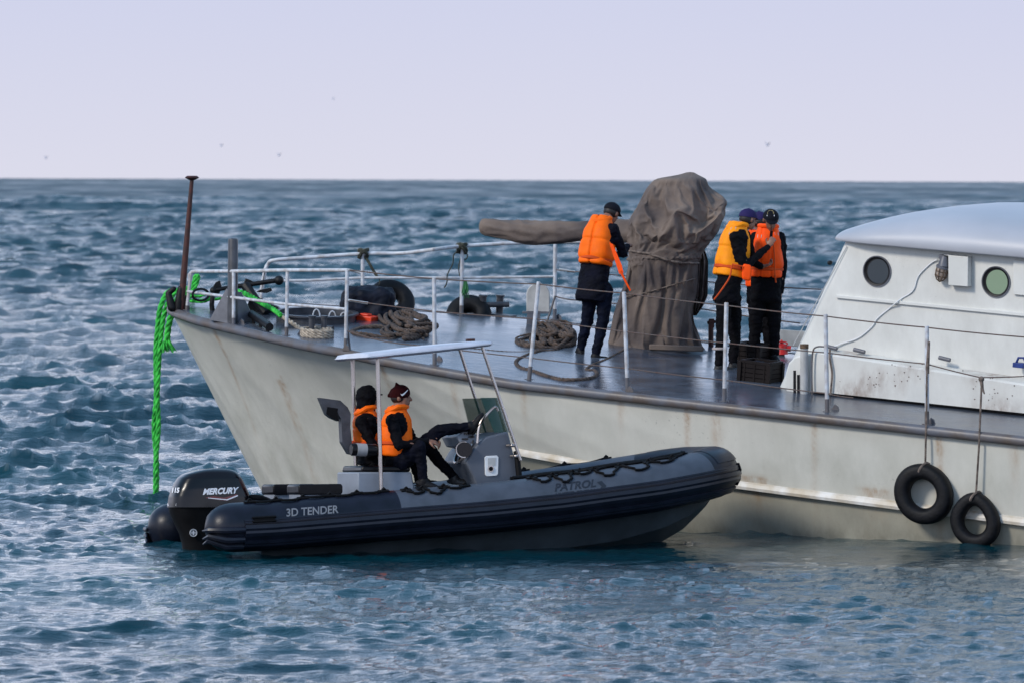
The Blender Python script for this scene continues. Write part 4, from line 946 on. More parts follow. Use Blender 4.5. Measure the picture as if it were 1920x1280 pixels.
# the canvas is let fall over the shape and tied, then kept as it came to rest
nr_, na_ = 100, 124
mb = MB(); mb.loft(cover_rings(nr_, na_, 1.065, 323, 672, 1.0)); cov = build('gun_cover', mb, 'tarp', gun, ang=85)
vg = cov.vertex_groups.new(name='pin')
org_ = np.array(gun.location)
for v in cov.data.vertices:
    p_ = proj(np.array(v.co)+org_); yy, xx = p_[1], p_[0]; i_ = v.index//na_; k_ = v.index % na_
    w_ = 0.0
    if i_ < 5 or i_ > nr_-4: w_ = 1.0
    if 484 < yy < 489 and k_ % 3 == 0: w_ = 1.0
    for (qx, qy, qr) in ((1210, 345, 7), (1373, 374, 7), (1358, 440, 6), (1163, 440, 6), (1328, 470, 5), (1194, 378, 6), (1180, 410, 6), (1356, 410, 6), (1150, 565, 4), (1300, 345, 5), (1265, 395, 4), (1312, 560, 4), (1130, 650, 5)):
        dq = math.hypot(xx-qx, yy-qy)/(qr*2.2)
        if dq < 1 and (np.array(v.co)+org_)[1] < gY+.1: w_ = max(w_, (1-dq*dq)**1.5)
    if w_: vg.add([v.index], w_, 'REPLACE')
cl = cov.modifiers.new('cloth', 'CLOTH'); cs = cl.settings; cs.quality = 6; cs.mass = .35
cs.vertex_group_mass = 'pin'; cs.shrink_min = -.13; cs.tension_stiffness = 25; cs.compression_stiffness = 25; cs.shear_stiffness = 12; cs.bending_stiffness = .35; cs.tension_damping = 8; cs.air_damping = 3
cl.collision_settings.collision_quality = 2; cl.collision_settings.distance_min = .008; cl.collision_settings.use_self_collision = False
cl.point_cache.frame_start = 1; cl.point_cache.frame_end = 40
for fr in range(1, 31): scene.frame_set(fr)
dg = bpy.context.evaluated_depsgraph_get(); me = bpy.data.meshes.new_from_object(cov.evaluated_get(dg))
cov.modifiers.clear(); cov.data = me; bpy.data.objects.remove(core); scene.frame_set(1)
sbv = cov.modifiers.new('fine', 'SUBSURF'); sbv.levels = 1; sbv.render_levels = 1
me.shade_smooth()
# loose flap at the right, behind
rings = []
for i in range(40):
    y = 470+(592-470)*i/39; l = np.interp(y, [470, 500, 560, 592], [1296, 1296, 1294, 1300]); r = np.interp(y, [470, 490, 555, 575, 592], [1322, 1328, 1327, 1318, 1306])
    n_ = 30; a = [WY(l+(r-l)*k/(n_-1), y, gY-.02+.05*math.sin(k*.75+i*.08)) for k in range(n_)]; rings.append(a+[p+V(0, .015, 0) for p in a[::-1]])
mb = MB(); mb.loft(rings); build('cover_flap', mb, 'tarp', gun, ang=85)
# band tied round the middle, base plate
mb = MB(); bvg = bvh_of([cov])
def smpts(P):
    P = np.array(P)
    for _ in range(3): P[1:-1] = (P[:-2]+2*P[1:-1]+P[2:])/4
    return list(P-np.array([0, .01, 0]))
def on_cover(pts, off=.012): return smpts([q for q in (cast(bvg, x, y, off) for x, y in pts) if q is not None])
lp_ = on_cover([(x, np.interp(x, [1178, 1215, 1260, 1300, 1314], [470, 476, 490, 494, 492])) for x in np.linspace(1178, 1312, 40)]); mb.tube(lp_, .012, 6)
lp_ = on_cover([(x, np.interp(x, [1160, 1215, 1260, 1310], [560, 548, 535, 520])) for x in np.linspace(1160, 1310, 36)], .006); mb.tube(lp_, .007, 6)
build('tie_cord', mb, 'thin_rope', gun)
mb = MB(); n_ = 40; pc_ = gb+V(0, .35, 0); mb.loft([[pc_+SU*rr2*math.cos(g)+SV*rr2*.8*math.sin(g)+SW*z for g in np.linspace(0, 2*math.pi, n_, endpoint=False)] for rr2, z in ((.60, -.02), (.60, .05), (.56, .07))]); build('base_ring', mb, 'dark_grey_paint', gun)
mb = MB(); mb.box(WY(1268, 652, gY-.45), V(.30, .0, -.01), V(0, .03, 0), V(0, 0, .03)); build('base_skirt', mb, 'tarp', gun, bevel=.01)
# sleeved barrel, along the ship's axis
Pm = WY(1185, 432, gY+.0); ax_ = -unit(V(SU[0], SU[1], 0)*V(1, .55, 0)); rings = []
xs = [1200, 1150, 1110, 1085, 1040, 1010, 985, 960, 930, 910, 903, 899, 898]; tops = [414, 416, 418, 418, 418, 418, 417, 416, 414, 412, 414, 419, 423]; bots = [452, 452, 451, 451, 454, 456, 456, 450, 444, 440, 437, 433, 428]
xi = np.r_[np.linspace(1200, 910, 100), np.linspace(909, 898, 8)]
for j, x in enumerate(xi):
    to, bo = np.interp(-x, [-q for q in xs], tops), np.interp(-x, [-q for q in xs], bots); Y_ = gY+(1185-x)/181.0*.5
    c = WY(x, (to+bo)/2, Y_); hh = (bo-to)/2/178.0; ring = []
    for g in np.linspace(0, 2*math.pi, 40, endpoint=False):
        w_ = 1+.10*(.4-min(noise.noise(Vector((x*.022, math.cos(g)*1.1+x*.006, math.sin(g)*1.3)), noise_basis='VORONOI_F2F1'), .9))*2+.08*noise.noise(Vector((x*.03, math.cos(g)*1.6, math.sin(g)*1.6)))-.16*abs(noise.noise(Vector((x*.018+7, math.cos(g)*2.5, math.sin(g)*2.5))))+.06
        ring.append(c+V(0, hh*.85*math.cos(g)*w_, hh*math.sin(g)*w_))
    rings.append(ring)
mb = MB(); mb.loft(rings); build('barrel_sleeve', mb, 'tarp', gun, ang=85)

# ------------------------------------------------------------ people
def tf(P, Nk, lat):
    up = unit(Nk-P); lat = unit(lat-up*(lat@up)); fwd = np.cross(up, lat); return up, lat, fwd   # lat = the person's left
def torso(mb, P, Nk, lat, rows, p=2.3, n=28, side=None):
    up, lt, fw = tf(P, Nk, lat); L = np.linalg.norm(Nk-P); rings = []
    for (fr, hw, hd, fo) in rows:
        c = P+up*L*fr+fw*fo; ring = []
        for g in np.linspace(0, 2*math.pi, n, endpoint=False):
            cc, ss2 = math.cos(g), math.sin(g); ring.append(c+lt*hw*np.sign(cc)*abs(cc)**(2/p)+fw*hd*np.sign(ss2)*abs(ss2)**(2/p))
        rings.append(ring)
    mb.loft(rings); return mb
def hand(mb, w, d, n, curl=.6, sidev=None, sc_=1.0):
    """palm from the wrist along d, palm normal n; four bent fingers of unequal length and a thumb off the side"""
    d = unit(d); n = unit(n-d*(n@d)); l = np.cross(d, n)
    if sidev is not None and l@sidev < 0: l = -l
    k = sc_; pc = w+d*.045*k
    mb.ell(pc, d*.052*k, l*.040*k, n*.017*k, 12, 8)
    for i, (o_, L) in enumerate(((.030, .070), (.010, .080), (-.010, .074), (-.029, .058))):
        a = w+d*.082*k+l*o_*k; d1 = unit(d*math.cos(curl*.7)+n*math.sin(curl*.7)); b = a+d1*L*.5*k; d2 = unit(d*math.cos(curl*1.9)+n*math.sin(curl*1.9)); c = b+d2*L*.5*k
        mb.cap(w+d*.05*k+l*o_*.8*k, a, .010*k, .0098*k, 8, 3); mb.cap(a, b, .0098*k, .0090*k, 8, 3); mb.cap(b, c, .0090*k, .0080*k, 8, 3)
    a = w+d*.028*k+l*.034*k; b = a+unit(d*.7+l*.75+n*.35)*.04*k; c = b+unit(d*.9+l*.1+n*.6)*.03*k
    mb.cap(a, b, .013*k, .011*k, 8, 3); mb.cap(b, c, .011*k, .009*k, 8, 3)
def head(mb, c, f, up):
    f = unit(f); up = unit(up-f*(up@f)); l = np.cross(up, f)
    mb.ell(c+up*.02-f*.01, l*.074, f*.094, up*.092, 20, 12); mb.ell(c-up*.045+f*.022, l*.056, f*.066, up*.062, 18, 10)
    mb.ell(c-up*.088+f*.055, l*.026, f*.024, up*.022, 12, 8)                                   # chin
    mb.cap(c+up*.012+f*.086, c-up*.024+f*.106, .010, .0145, 8, 3)                              # nose
    mb.ell(c+up*.028+f*.072, l*.052, f*.018, up*.011, 12, 6)                                   # brow
    mb.ell(c-up*.052+f*.082, l*.023, f*.010, up*.006, 10, 6); mb.ell(c-up*.062+f*.079, l*.020, f*.011, up*.007, 10, 6)  # lips
    for s_ in (-1, 1): mb.ell(c-up*.005-f*.006+l*s_*.077, l*.012, f*.020, up*.031, 10, 6); mb.ell(c-up*.02+f*.052+l*s_*.036, l*.018, f*.02, up*.018, 10, 6)
    return f, up, l
def wrinkle(amp, sc_=11, seed=0, sx=1.0):
    def fn(co, no):
        out = np.empty(len(co))
        for i, c in enumerate(co):
            v = Vector((c[0]*sc_, c[1]*sc_, c[2]*sc_*1.7+seed)); out[i] = amp*(noise.noise(v)-1.3*abs(noise.noise(v*1.9)))
        return out
    return fn
def person(label, loc, J, face, lat, cloth='black_cloth', trous='black_cloth', vest='vest_orange', skin='skin', hat='cap', hatm='cap_black', headup=None, hands=('l', 'r'), hem=-.24, seed=1, seated=False, handd={}, toes={}, vestrows=None, shoem='shoe', capdir=None, vlen=.08, vfat=1.0, vw=1.0):
    root = thing('person', label, 'person', loc, 'people in orange life vests')
    P, Nk, Hc = J['pelvis'], J['neck'], J['head']; up, lt, fw = tf(P, Nk, lat); L = np.linalg.norm(Nk-P); sl_ = L/.50
    # --- the body itself: one continuous surface
    mb = MB(); torso(mb, P, Nk, lat, [(-.16, .11, .085, 0), (-.05, .150, .105, 0), (.1, .155, .105, 0), (.4, .14, .10, 0), (.7, .165, .11, 0), (.88, .165, .095, 0), (.97, .11, .07, 0), (1.04, .06, .055, 0)])
    mb.cap(Nk-up*.03, Hc-unit(Hc-Nk)*.05, .055, .052)
    hf, hup, hl = head(mb, Hc, face, headup if headup is not None else up)
    for s_ in 'lr':
        mb.cap(J['sh'+s_], J['el'+s_], .046, .038); mb.cap(J['el'+s_], J['wr'+s_], .038, .026)
        mb.cap(J['hip'+s_], J['kn'+s_], .080, .052); mb.cap(J['kn'+s_], J['an'+s_], .050, .034); mb.cap(Nk-up*.06, J['sh'+s_], .05, .05)
        hd_ = handd.get(s_); 
        dd = hd_[0] if hd_ else unit(J['wr'+s_]-J['el'+s_]); nn_ = hd_[1] if hd_ else (-lt if s_ == 'l' else lt)*1.0
        hand(mb, J['wr'+s_]-dd*.005, dd, nn_, hd_[2] if hd_ else .5, sidev=fw)
        td = toes.get(s_, fw); mb.cap(J['an'+s_]-V(0, 0, .02), J['an'+s_]+unit(td)*.12-V(0, 0, .045), .036, .030)
    remeshed('body', mb, .0085, skin, root, 2)
    # --- jacket
    mb = MB(); torso(mb, P, Nk, lat, [(hem, .165, .125, .0), (hem+.06, .178, .138, .0), (-.08, .172, .132, 0), (.1, .17, .125, 0), (.4, .162, .118, 0), (.7, .185, .125, 0), (.87, .185, .11, 0), (.97, .13, .088, 0), (1.03, .075, .072, 0), (1.10, .070, .068, 0)])
    for s_ in 'lr':
        wv = J['wr'+s_]; ev = J['el'+s_]; mb.cap(J['sh'+s_], ev, .066, .054); mb.cap(ev, wv-unit(wv-ev)*.015, .054, .040); mb.cap(Nk-up*.07, J['sh'+s_], .07, .066)
    remeshed('jacket', mb, .012, cloth, root, 2, wrinkle(.013, 10, seed))
    # --- trousers and shoes
    mb = MB(); torso(mb, P, Nk, lat, [(-.22, .14, .11, 0), (-.05, .165, .12, 0), (.1, .16, .115, 0)])
    for s_ in 'lr':
        mb.cap(J['hip'+s_], J['kn'+s_], .098, .072); mb.cap(J['kn'+s_], J['an'+s_]+unit(J['kn'+s_]-J['an'+s_])*.03, .070, .054)
    remeshed('trousers', mb, .012, trous, root, 2, wrinkle(.013, 9, seed+5))
    for s_ in 'lr':
        td = unit(toes.get(s_, fw)); an = J['an'+s_]; sd2 = unit(np.cross(td, V(0, 0, 1))) if abs(td[2]) < .9 else V(0, 1, 0); un = np.cross(sd2, td)
        mb = MB(); mb.ell(an-un*.035+td*.055, td*.135, sd2*.048, un*.042, 16, 8); mb.cap(an, an-un*.03, .052, .05); sh = remeshed('shoe', mb, .009, shoem, root, 2)
        mb = MB(); mb.ell(an-un*.068+td*.055, td*.142, sd2*.052, un*.014, 20, 6, -.9, .9); build('sole', mb, 'sole_white' if shoem == 'shoe' else 'rubber', sh)
    # --- life vest: thick front and back, seams quilted in
    fa = vfat
    vr = vestrows or [(vlen, .166, .165*fa, 0), (vlen+.02, .174, .178*fa, 0), (vlen+.1, .170, .178*fa, 0), (.38, .166, .172*fa, 0), (.44, .160, .180*fa, 0), (.58, .142, .180*fa, 0), (.72, .128, .176*fa, 0), (.84, .124, .165*fa, 0), (.93, .118, .140*fa, 0), (1.0, .104, .115*fa, 0), (1.07, .092, .10, 0), (1.10, .086, .09, 0)]
    vr = [(a_, h_*(1+(vw-1)*min(max((a_-.3)/.2, 0), 1)*(1 if a_ < .86 else .5)), d_, o_) for a_, h_, d_, o_ in vr]
    mb = MB(); torso(mb, P, Nk, lat, vr, p=2.7)
    def vfn(co, no):
        r = co-P; a = r@lt; h_ = (r@up)/L; f_ = r@fw; out = np.zeros(len(co))
        back = (f_ < 0)
        for c_ in (-.06, .06): out -= np.where(back, .014*np.exp(-((a-c_)/.012)**2), 0)
        out -= np.where(~back, .022*np.exp(-((a)/.010)**2), 0)
        out -= .013*np.exp(-((h_-.36)/.022)**2)
        out -= np.where(~back, .010*np.exp(-((h_-.68)/.02)**2), 0)
        w = np.array([noise.noise(Vector(c*9)) for c in co]); return out+.007*w
    vest_o = remeshed('life_vest', mb, .011, vest, root, 2, vfn)
    # belt strap round the waist with a hanging end
    mb = MB(); cc_ = P+up*L*.36; mb.tube([cc_+lt*.176*math.cos(g)+fw*.176*math.sin(g)*1.0 for g in np.linspace(0, 2*math.pi, 36, endpoint=False)], .012, 6, closed=True, up=up, flat=1.6); build('strap', mb, 'strap_orange', vest_o)
    # --- head wear
    f, u2, l2 = hf, hup, hl
    if hat == 'cap':
        mb = MB(); c0 = Hc+u2*.035-f*.008; n_ = 28
        mb.ell(c0, l2*.088, f*.106, u2*.085, n_, 8, -.12, 1)
        cd = capdir if capdir is not None else f
        v_ = []
        for i in range(2):
            for g in np.linspace(-1.0, 1.0, 12):
                ll = unit(np.cross(u2, cd)); v_.append([c0+cd*(.085*math.cos(g))+ll*(.078*math.sin(g))-u2*.004+u2*.006*i, c0+cd*(.085+.085*math.cos(g*1.35)*.98)+ll*(.070*math.sin(g))-u2*(.022+.010*(math.sin(g)**2))+u2*.006*i])
        top = v_[12:]; bot = v_[:12]; vv = [p for pr_ in top for p in pr_]+[p for pr_ in bot for p in pr_]; ff = []
        for i in range(11): ff += [(2*i, 2*i+1, 2*i+3, 2*i+2), (24+2*i, 24+2*i+2, 24+2*i+3, 24+2*i+1), (2*i+1, 24+2*i+1, 24+2*i+3, 2*i+3)]
        mb.add(vv, ff); mb.ell(c0+u2*.085, l2*.01, f*.01, u2*.006, 8, 4); capo = build('cap', mb, hatm, root, ang=50)
    elif hat == 'beanie':
        mb = MB(); ax_t = unit(u2*1.0-f*.35); fr_ = unit(f-ax_t*(f@ax_t)); c0 = Hc+u2*.040-f*.010
        mb.ell(c0, l2*.090, fr_*.106, ax_t*.092, 24, 10, -.62, 1); mb.cap(c0+ax_t*.082, c0+ax_t*.118, .030, .009)
        mb.cap(c0-fr_*.06+ax_t*.03, c0-fr_*.112+ax_t*.02, .05, .02); capo = remeshed('beanie', mb, .007, hatm, root, 3)
    else:
        mb = MB(); mb.ell(Hc+u2*.012-f*.02, l2*.105, f*.115, u2*.125, 24, 12); mb.cap(Hc-f*.03, Nk, .1, .105)
        capo = remeshed('hood', mb, .011, hatm, root, 3, wrinkle(.012, 12, seed+9)); 
        mb = MB(); mb.ell(Hc+f*.085+u2*.045, l2*.06, f*.06, u2*.012, 16, 6); build('peak', mb, hatm, capo)
    if hat != 'hood':
        mb = MB(); mb.ell(Hc+u2*.005-f*.02, l2*.081, f*.088, u2*.07, 20, 10, -.8, .95); build('hair', mb, 'hair', root)
        for s_ in (-1, 1):
            mb = MB(); mb.ell(Hc+u2*.008+f*.072+l2*s_*.031, l2*.014, f*.011, u2*.006, 12, 6); eo_ = build('eye', mb, 'hair', root)
    # collar of the vest
    mb = MB(); cN = Nk+up*.035; mb.tube([cN+lt*.096*math.cos(g)+fw*(.10*math.sin(g))+up*(.012-.055*max(0, math.sin(g))) for g in np.linspace(0, 2*math.pi, 30, endpoint=False)], .026, 8, closed=True); build('vest_collar', mb, vest, vest_o)
    return root, dict(P=P, Nk=Nk, up=up, lt=lt, fw=fw, L=L, vest=vest_o, hat=capo, jacket=root.children[1])
def pix(Yb): return lambda x, y, dy=0.0: WY(x, y, Yb+dy)

# man at the gun, from behind
b = base(1102, 676); w = pix(b[1]+.10)
J = dict(pelvis=w(1112, 528), neck=w(1127, 416, .10), head=w(1147, 400, .24), shl=w(1106, 434, .20), shr=w(1150, 430, .0), ell=w(1122, 470, .45), elr=w(1168, 476, .12), wrl=w(1158, 480, .55), wrr=w(1176, 462, .40),
         hipl=w(1108, 545, .05), hipr=w(1134, 545, -.02), knl=w(1101, 602, .1), knr=w(1130, 605, -.02), anl=w(1088, 656, .18), anr=w(1116, 668, -.02))
o, I1 = person('man in orange life vest and black cap seen from behind, bending over the covered gun', b, J, V(.62, .75, -.35), V(-.88, .45, 0), 'navy_cloth', 'blue_trousers', 'vest_orange', hat='cap', hatm='cap_black', seed=3, hem=-.34, handd={'l': (V(.6, .6, .3), V(.3, 0, -1), .7), 'r': (V(.3, .9, .3), V(-.3, 0, -1), .7)}, toes={'l': V(-.2, .95, 0), 'r': V(.9, .35, 0)}, headup=V(.3, .2, .9), shoem='rubber', vlen=.27, vw=1.32)
mb = MB(); mb.prism([WY(1142, 455, b[1]-.10), WY(1149, 458, b[1]-.10), WY(1166, 498, b[1]-.14), WY(1169, 512, b[1]-.14), WY(1161, 514, b[1]-.14), WY(1150, 480, b[1]-.10)], V(0, .03, 0)); mb.tube([WY(1163, 508, b[1]-.14), WY(1173, 528, b[1]-.15), WY(1182, 545, b[1]-.15)], [.014, .012, .010], 8); build('vest_flap', mb, 'vest_orange_shaded', I1['vest'])
# left man of the pair
b = base(1356, 697); w = pix(b[1]+.0)
J = dict(pelvis=w(1364, 545), neck=w(1382, 428, .05), head=w(1403, 412, .10), shl=w(1396, 440, .28), shr=w(1378, 446, -.10), ell=w(1412, 492, .35), elr=w(1398, 500, -.12), wrl=w(1430, 500, .30), wrr=w(1441, 462, .12),
         hipl=w(1375, 562, .12), hipr=w(1358, 562, -.08), knl=w(1378, 628, .22), knr=w(1354, 630, -.08), anl=w(1374, 684, .2), anr=w(1348, 688, -.08))
o, I2 = person('man in orange life vest and purple cap, seen from behind, reaching towards his companion', b, J, V(.80, .55, -.12), V(-.45, .88, 0), 'black_cloth', 'black_cloth', 'vest_orange_lit', hat='cap', hatm='cap_purple', seed=8, hem=-.2, handd={'l': (V(.8, .2, .2), V(.2, 0, 1), .8), 'r': (V(.5, .1, .85), V(.3, .9, .1), .95)}, toes={'l': V(.85, .5, 0), 'r': V(.9, .25, 0)}, vlen=.22)
Yv = b[1]-.27
mb = MB(); mb.loft(sup(WY(1400, 511, Yv+.12), V(.052, 0, -.01), V(0, .035, 0), V(.006, 0, .088), 4)); build('vest_pouch', mb, 'vest_orange_shaded', I2['vest'])
mb = MB(); mb.tube(spline([WY(1373, 496, Yv+.06), WY(1382, 498, Yv+.05), WY(1392, 500, Yv+.08)], 4), .010, 8); mb.tube(spline([WY(1372, 498, Yv+.07), WY(1368, 520, Yv+.05), WY(1352, 545, Yv+.05), WY(1339, 562, Yv+.08)], 5), .009, 8); build('strap', mb, 'strap_orange', I2['vest'])
mb = MB(); mb.tube([J['anr']+V(0, 0, .20)+V(.066*math.cos(g), .066*math.sin(g), 0) for g in np.linspace(0, 2*math.pi, 20, endpoint=False)], .012, 6, closed=True, flat=1.3); build('trouser_band', mb, 'reflective', o)
# right man, facing the camera
b3 = base(1430, 676); w = pix(b[1]+.55)
J = dict(pelvis=w(1436, 545), neck=w(1440, 432, 0), head=w(1445, 413, -.09), shl=w(1463, 446, 0), shr=w(1416, 446, .02), ell=w(1468, 500, .08), elr=w(1412, 505, .05), wrl=w(1464, 548, .06), wrr=w(1420, 545, .1),
         hipl=w(1450, 562, 0), hipr=w(1422, 562, 0), knl=w(1452, 622, 0), knr=w(1416, 622, 0), anl=w(1452, 668, 0), anr=w(1412, 668, 0))
o, I3 = person('man facing the camera in orange life vest and black badged cap, looking down', b3, J, V(.10, -.92, -.36), V(.99, -.1, 0), 'black_cloth', 'black_cloth', 'vest_orange_shaded', skin='skin_dark', hat='cap', hatm='cap_black', seed=12, hem=-.2, toes={'l': V(.2, -1, 0), 'r': V(-.2, -1, 0)}, vlen=.22, vw=1.25)
bv = bvh_of([I3['hat']]); decal('cap_badge', bv, 'gold', I3['hat'], poly_px([(1439, 399), (1442, 395), (1448, 395), (1451, 399), (1451, 402), (1439, 402)]), .003); decal('cap_badge', bv, 'letter_white', I3['hat'], poly_px([(1438, 403.5), (1452, 403.5), (1452, 406), (1438, 406)]), .003)
mb = MB(); Yz = b[1]+.55-.215; mb.tube([WY(1449, 447, Yz+.02), WY(1452, 480, Yz), WY(1453, 517, Yz)], .006, 6); mb.tube([WY(1453, 516, Yz), WY(1455, 530, Yz+.03)], .009, 6); build('vest_cord', mb, 'strap_orange', I3['vest'])
mb = MB(); mb.box(WY(1446, 441, b[1]+.22), V(.016, 0, 0), V(0, .014, 0), V(.004, 0, .045)); mb.tube([WY(1446, 433, b[1]+.22), WY(1446, 426, b[1]+.22)], .004, 6); tag(build('handheld_radio', mb, 'black_matte', loc=WY(1446, 441, b[1]+.22), bevel=.004), 'small black handheld radio in the fist of the man with the purple cap', 'radio')
# the one almost hidden behind them
w = pix(b[1]+1.05)
J = dict(pelvis=w(1428, 545), neck=w(1424, 442, 0), head=w(1424, 417, -.02), shl=w(1402, 446, .02), shr=w(1444, 446, 0), ell=w(1402, 496, .05), elr=w(1446, 496, 0), wrl=w(1410, 520, .1), wrr=w(1440, 520, .1),
         hipl=w(1418, 562, 0), hipr=w(1440, 562, 0), knl=w(1416, 615, 0), knr=w(1440, 615, 0), anl=w(1414, 655, 0), anr=w(1442, 655, 0))
person('person almost hidden behind the pair of men, only a purple cap and orange collar showing', WY(1428, 662, b[1]+1.05), J, V(-.2, .95, -.1), V(-.95, -.1, 0), 'black_cloth', 'black_cloth', 'vest_orange_shaded', hat='cap', hatm='cap_purple', seed=17)
bv = bvh_of([I2['vest']]); decal('reflective_patch', bv, 'reflective', I2['vest'], poly_px([(1366, 440), (1371, 427), (1381, 426), (1375, 440)]), .003)
bv = bvh_of([I2['jacket']]); decal('sleeve_badge', bv, 'gold', I2['jacket'], poly_px([(1399, 449), (1404, 446), (1408, 451), (1402, 453)]), .003)

# ------------------------------------------------------------ the inflatable dinghy
rib = thing('inflatable_dinghy', 'black and grey rigid inflatable boat with console, canopy and outboard motor lying before the ship', 'boat', R_(3, 0, 0))
cxs = [392, 500, 705, 900, 1047, 1218, 1300, 1345, 1380]; cys = [990, 985, 968, 953, 938, 914, 899, 890, 884]
LB = 5.86; PS = .30
def plan(k):                                   # k: 0 near stern .. 1 bow .. 2 far stern
    kk = k if k <= 1 else 2-k; sg = -1 if k <= 1 else 1
    Ls = 4.15
    if kk < .70: p = PS+(Ls-PS)*kk/.70; q = 1.0
    else:
        g = (kk-.70)/.30*math.pi/2; p = Ls+(LB-.24-Ls)*math.sin(g)**.93; q = 1.0*math.cos(g)**.80
    return p, sg*q
def tz(p):                                     # height of the tube's centre, from the near side
    c = R_(p, -1.0, 0); px = proj(c)[0]; y = np.interp(px, cxs, cys)
    lo = plane_hit(px, y, c, RV); return float((lo-RO)@RW)
PZ = np.linspace(0, LB, 40); ZZ = [tz(p) for p in PZ]
def tubec(k): 
    p, q = plan(k); return R_(p, q, float(np.interp(p, PZ, ZZ)))
def tr(k):
    kk = k if k <= 1 else 2-k; return .243+.012*min(kk/.6, 1)
KS = np.r_[np.linspace(0, .70, 70), np.linspace(.705, 1.295, 90), np.linspace(1.30, 2.0, 70)]
CT = np.array([tubec(k) for k in KS]); 
def frame_at(i):
    T = unit(CT[min(i+1, len(CT)-1)]-CT[max(i-1, 0)]); out = unit(np.cross(T, RW)); up = np.cross(out, T); return T, out, up
def seg_k(i): return KS[i]
# tube split in dark and grey lengths (grey on the upper outer side amidships)
NA = 40; rings = []; 
def ring_at(i, rf=1.0, c=None):
    T, out, up = frame_at(i); r = tr(KS[i])*rf; c = CT[i] if c is None else c
    return [c+r*(out*math.cos(g)+up*math.sin(g)) for g in np.linspace(0, 2*math.pi, NA, endpoint=False)]
T0, _, _ = frame_at(0); T9, _, _ = frame_at(len(KS)-1)
for t in np.linspace(1, .0, 9)[:-1]: rings.append(ring_at(0, math.sqrt(max(1-t**2.6, .0015)), CT[0]-T0*.34*t))
i0 = len(rings)
for i in range(len(KS)): rings.append(ring_at(i))
for t in np.linspace(0, 1, 9)[1:]: rings.append(ring_at(len(KS)-1, math.sqrt(max(1-t**2.6, .0015)), CT[-1]+T9*.34*t))
mb = MB(); mb.loft(rings); tube = build('inflatable_tube', mb, 'tube_dark', rib, ang=60)
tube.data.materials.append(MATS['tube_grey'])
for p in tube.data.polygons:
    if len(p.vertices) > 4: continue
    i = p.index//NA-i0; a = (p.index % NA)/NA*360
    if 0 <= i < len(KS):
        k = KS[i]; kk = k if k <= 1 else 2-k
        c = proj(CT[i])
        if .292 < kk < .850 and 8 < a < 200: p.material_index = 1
# rubbing strakes: two rubber bands and a ribbed bow fender
def strake(ang0, w, h_, name, m='rubber_strake', k0=0, k1=2):
    rings = []
    for i in range(len(KS)):
        if not (k0 <= KS[i] <= k1): continue
        T, out, up = frame_at(i); r = tr(KS[i]); rg_ = []
        for (da, dh) in ((-1, -.2), (-.9, .75), (-.35, 1), (0, .72), (.35, 1), (.9, .75), (1, -.2)):
            a = rad(ang0)+da*w/2/r; rr3 = r+dh*h_; rg_.append(CT[i]+rr3*(out*math.cos(a)+up*math.sin(a)))
        rings.append(rg_)
    mb = MB(); mb.loft(rings); return build(name, mb, m, tube, ang=30)
strake(-8, .12, .030, 'rubbing_strake'); strake(-42, .085, .022, 'rubbing_strake'); strake(12, .05, .012, 'rubbing_strake')
strake(-5, .24, .030, 'bow_fender', 'black_matte', .93, 1.07)
for kk_ in (0, 2):
    i = 0 if kk_ == 0 else len(KS)-1; T, out, up = frame_at(i); dr = -T if kk_ == 0 else T
    for aa in (-6, -30, -50):
        mb = MB(); a = rad(aa); mb.tube([CT[i]+tr(0)*1.0*(out*math.cos(a)+up*math.sin(a)), CT[i]+dr*.18+tr(0)*.98*(out*math.cos(a)+up*math.sin(a)), CT[i]+dr*.30+tr(0)*.62*(out*math.cos(a)*.8+up*math.sin(a))+dr*.03, CT[i]+dr*.36+up*math.sin(a)*.2], [.03, .035, .03, .01], 8); build('end_fin', mb, 'rubber_strake', tube)
# bow cap patch on top
rings = []
for i in range(len(KS)):
    if .86 <= KS[i] <= 1.14:
        T, out, up = frame_at(i); r = tr(KS[i])+.012*math.sin(math.pi*(KS[i]-.86)/.28)**.4; rings.append([CT[i]+r*(out*math.cos(a)+up*math.sin(a)) for a in np.linspace(rad(30), rad(150), 14)])
mb = MB(); mb.loft(rings, caps=False, closed=False); build('bow_patch', mb, 'tube_dark', tube)
# V hull
def keel(p): return np.interp(p, [0, 3.2, 4.4, 5.0, 5.35, 5.6, 5.72], [-.36, -.34, -.22, -.06, .12, .34, .50])
rings = []
for p in np.linspace(.62, 5.70, 60):
    z = float(np.interp(p, PZ, ZZ)); kz = float(keel(p)); hw = .80 if p < 3.9 else max(.80*math.cos(min((p-3.9)/1.85, 1)*math.pi/2)**.8, .012)
    cz = min(z-.16, z); ch = kz+(cz-kz)*.45
    rings.append([R_(p, -hw, z), R_(p, -hw, cz), R_(p, -hw*.93-.02, cz-.04), R_(p, -hw*.80, ch), R_(p, -hw*.78, ch-.02), R_(p, 0, kz), R_(p, hw*.78, ch-.02), R_(p, hw*.8, ch), R_(p, hw*.93+.02, cz-.04), R_(p, hw, cz), R_(p, hw, z)])
mb = MB(); mb.loft(rings); build('rigid_hull', mb, 'rib_hull', rib, ang=25)
zf = lambda p: float(np.interp(p, PZ, ZZ))+.02
mb = MB(); rows2 = [[R_(p, q, zf(p)+.03) for q in np.linspace(-.85, .85, 6)] for p in np.linspace(.66, 4.6, 20)]; mb.add(np.array(rows2), grid_faces(20, 6, False)); build('floor', mb, 'seat_grey', rib)
mb = MB(); mb.box(R_(.72, 0, zf(.7)+.0), RU*.05, RV*.76, RW*.17); build('transom', mb, 'console_grey', rib, bevel=.02)
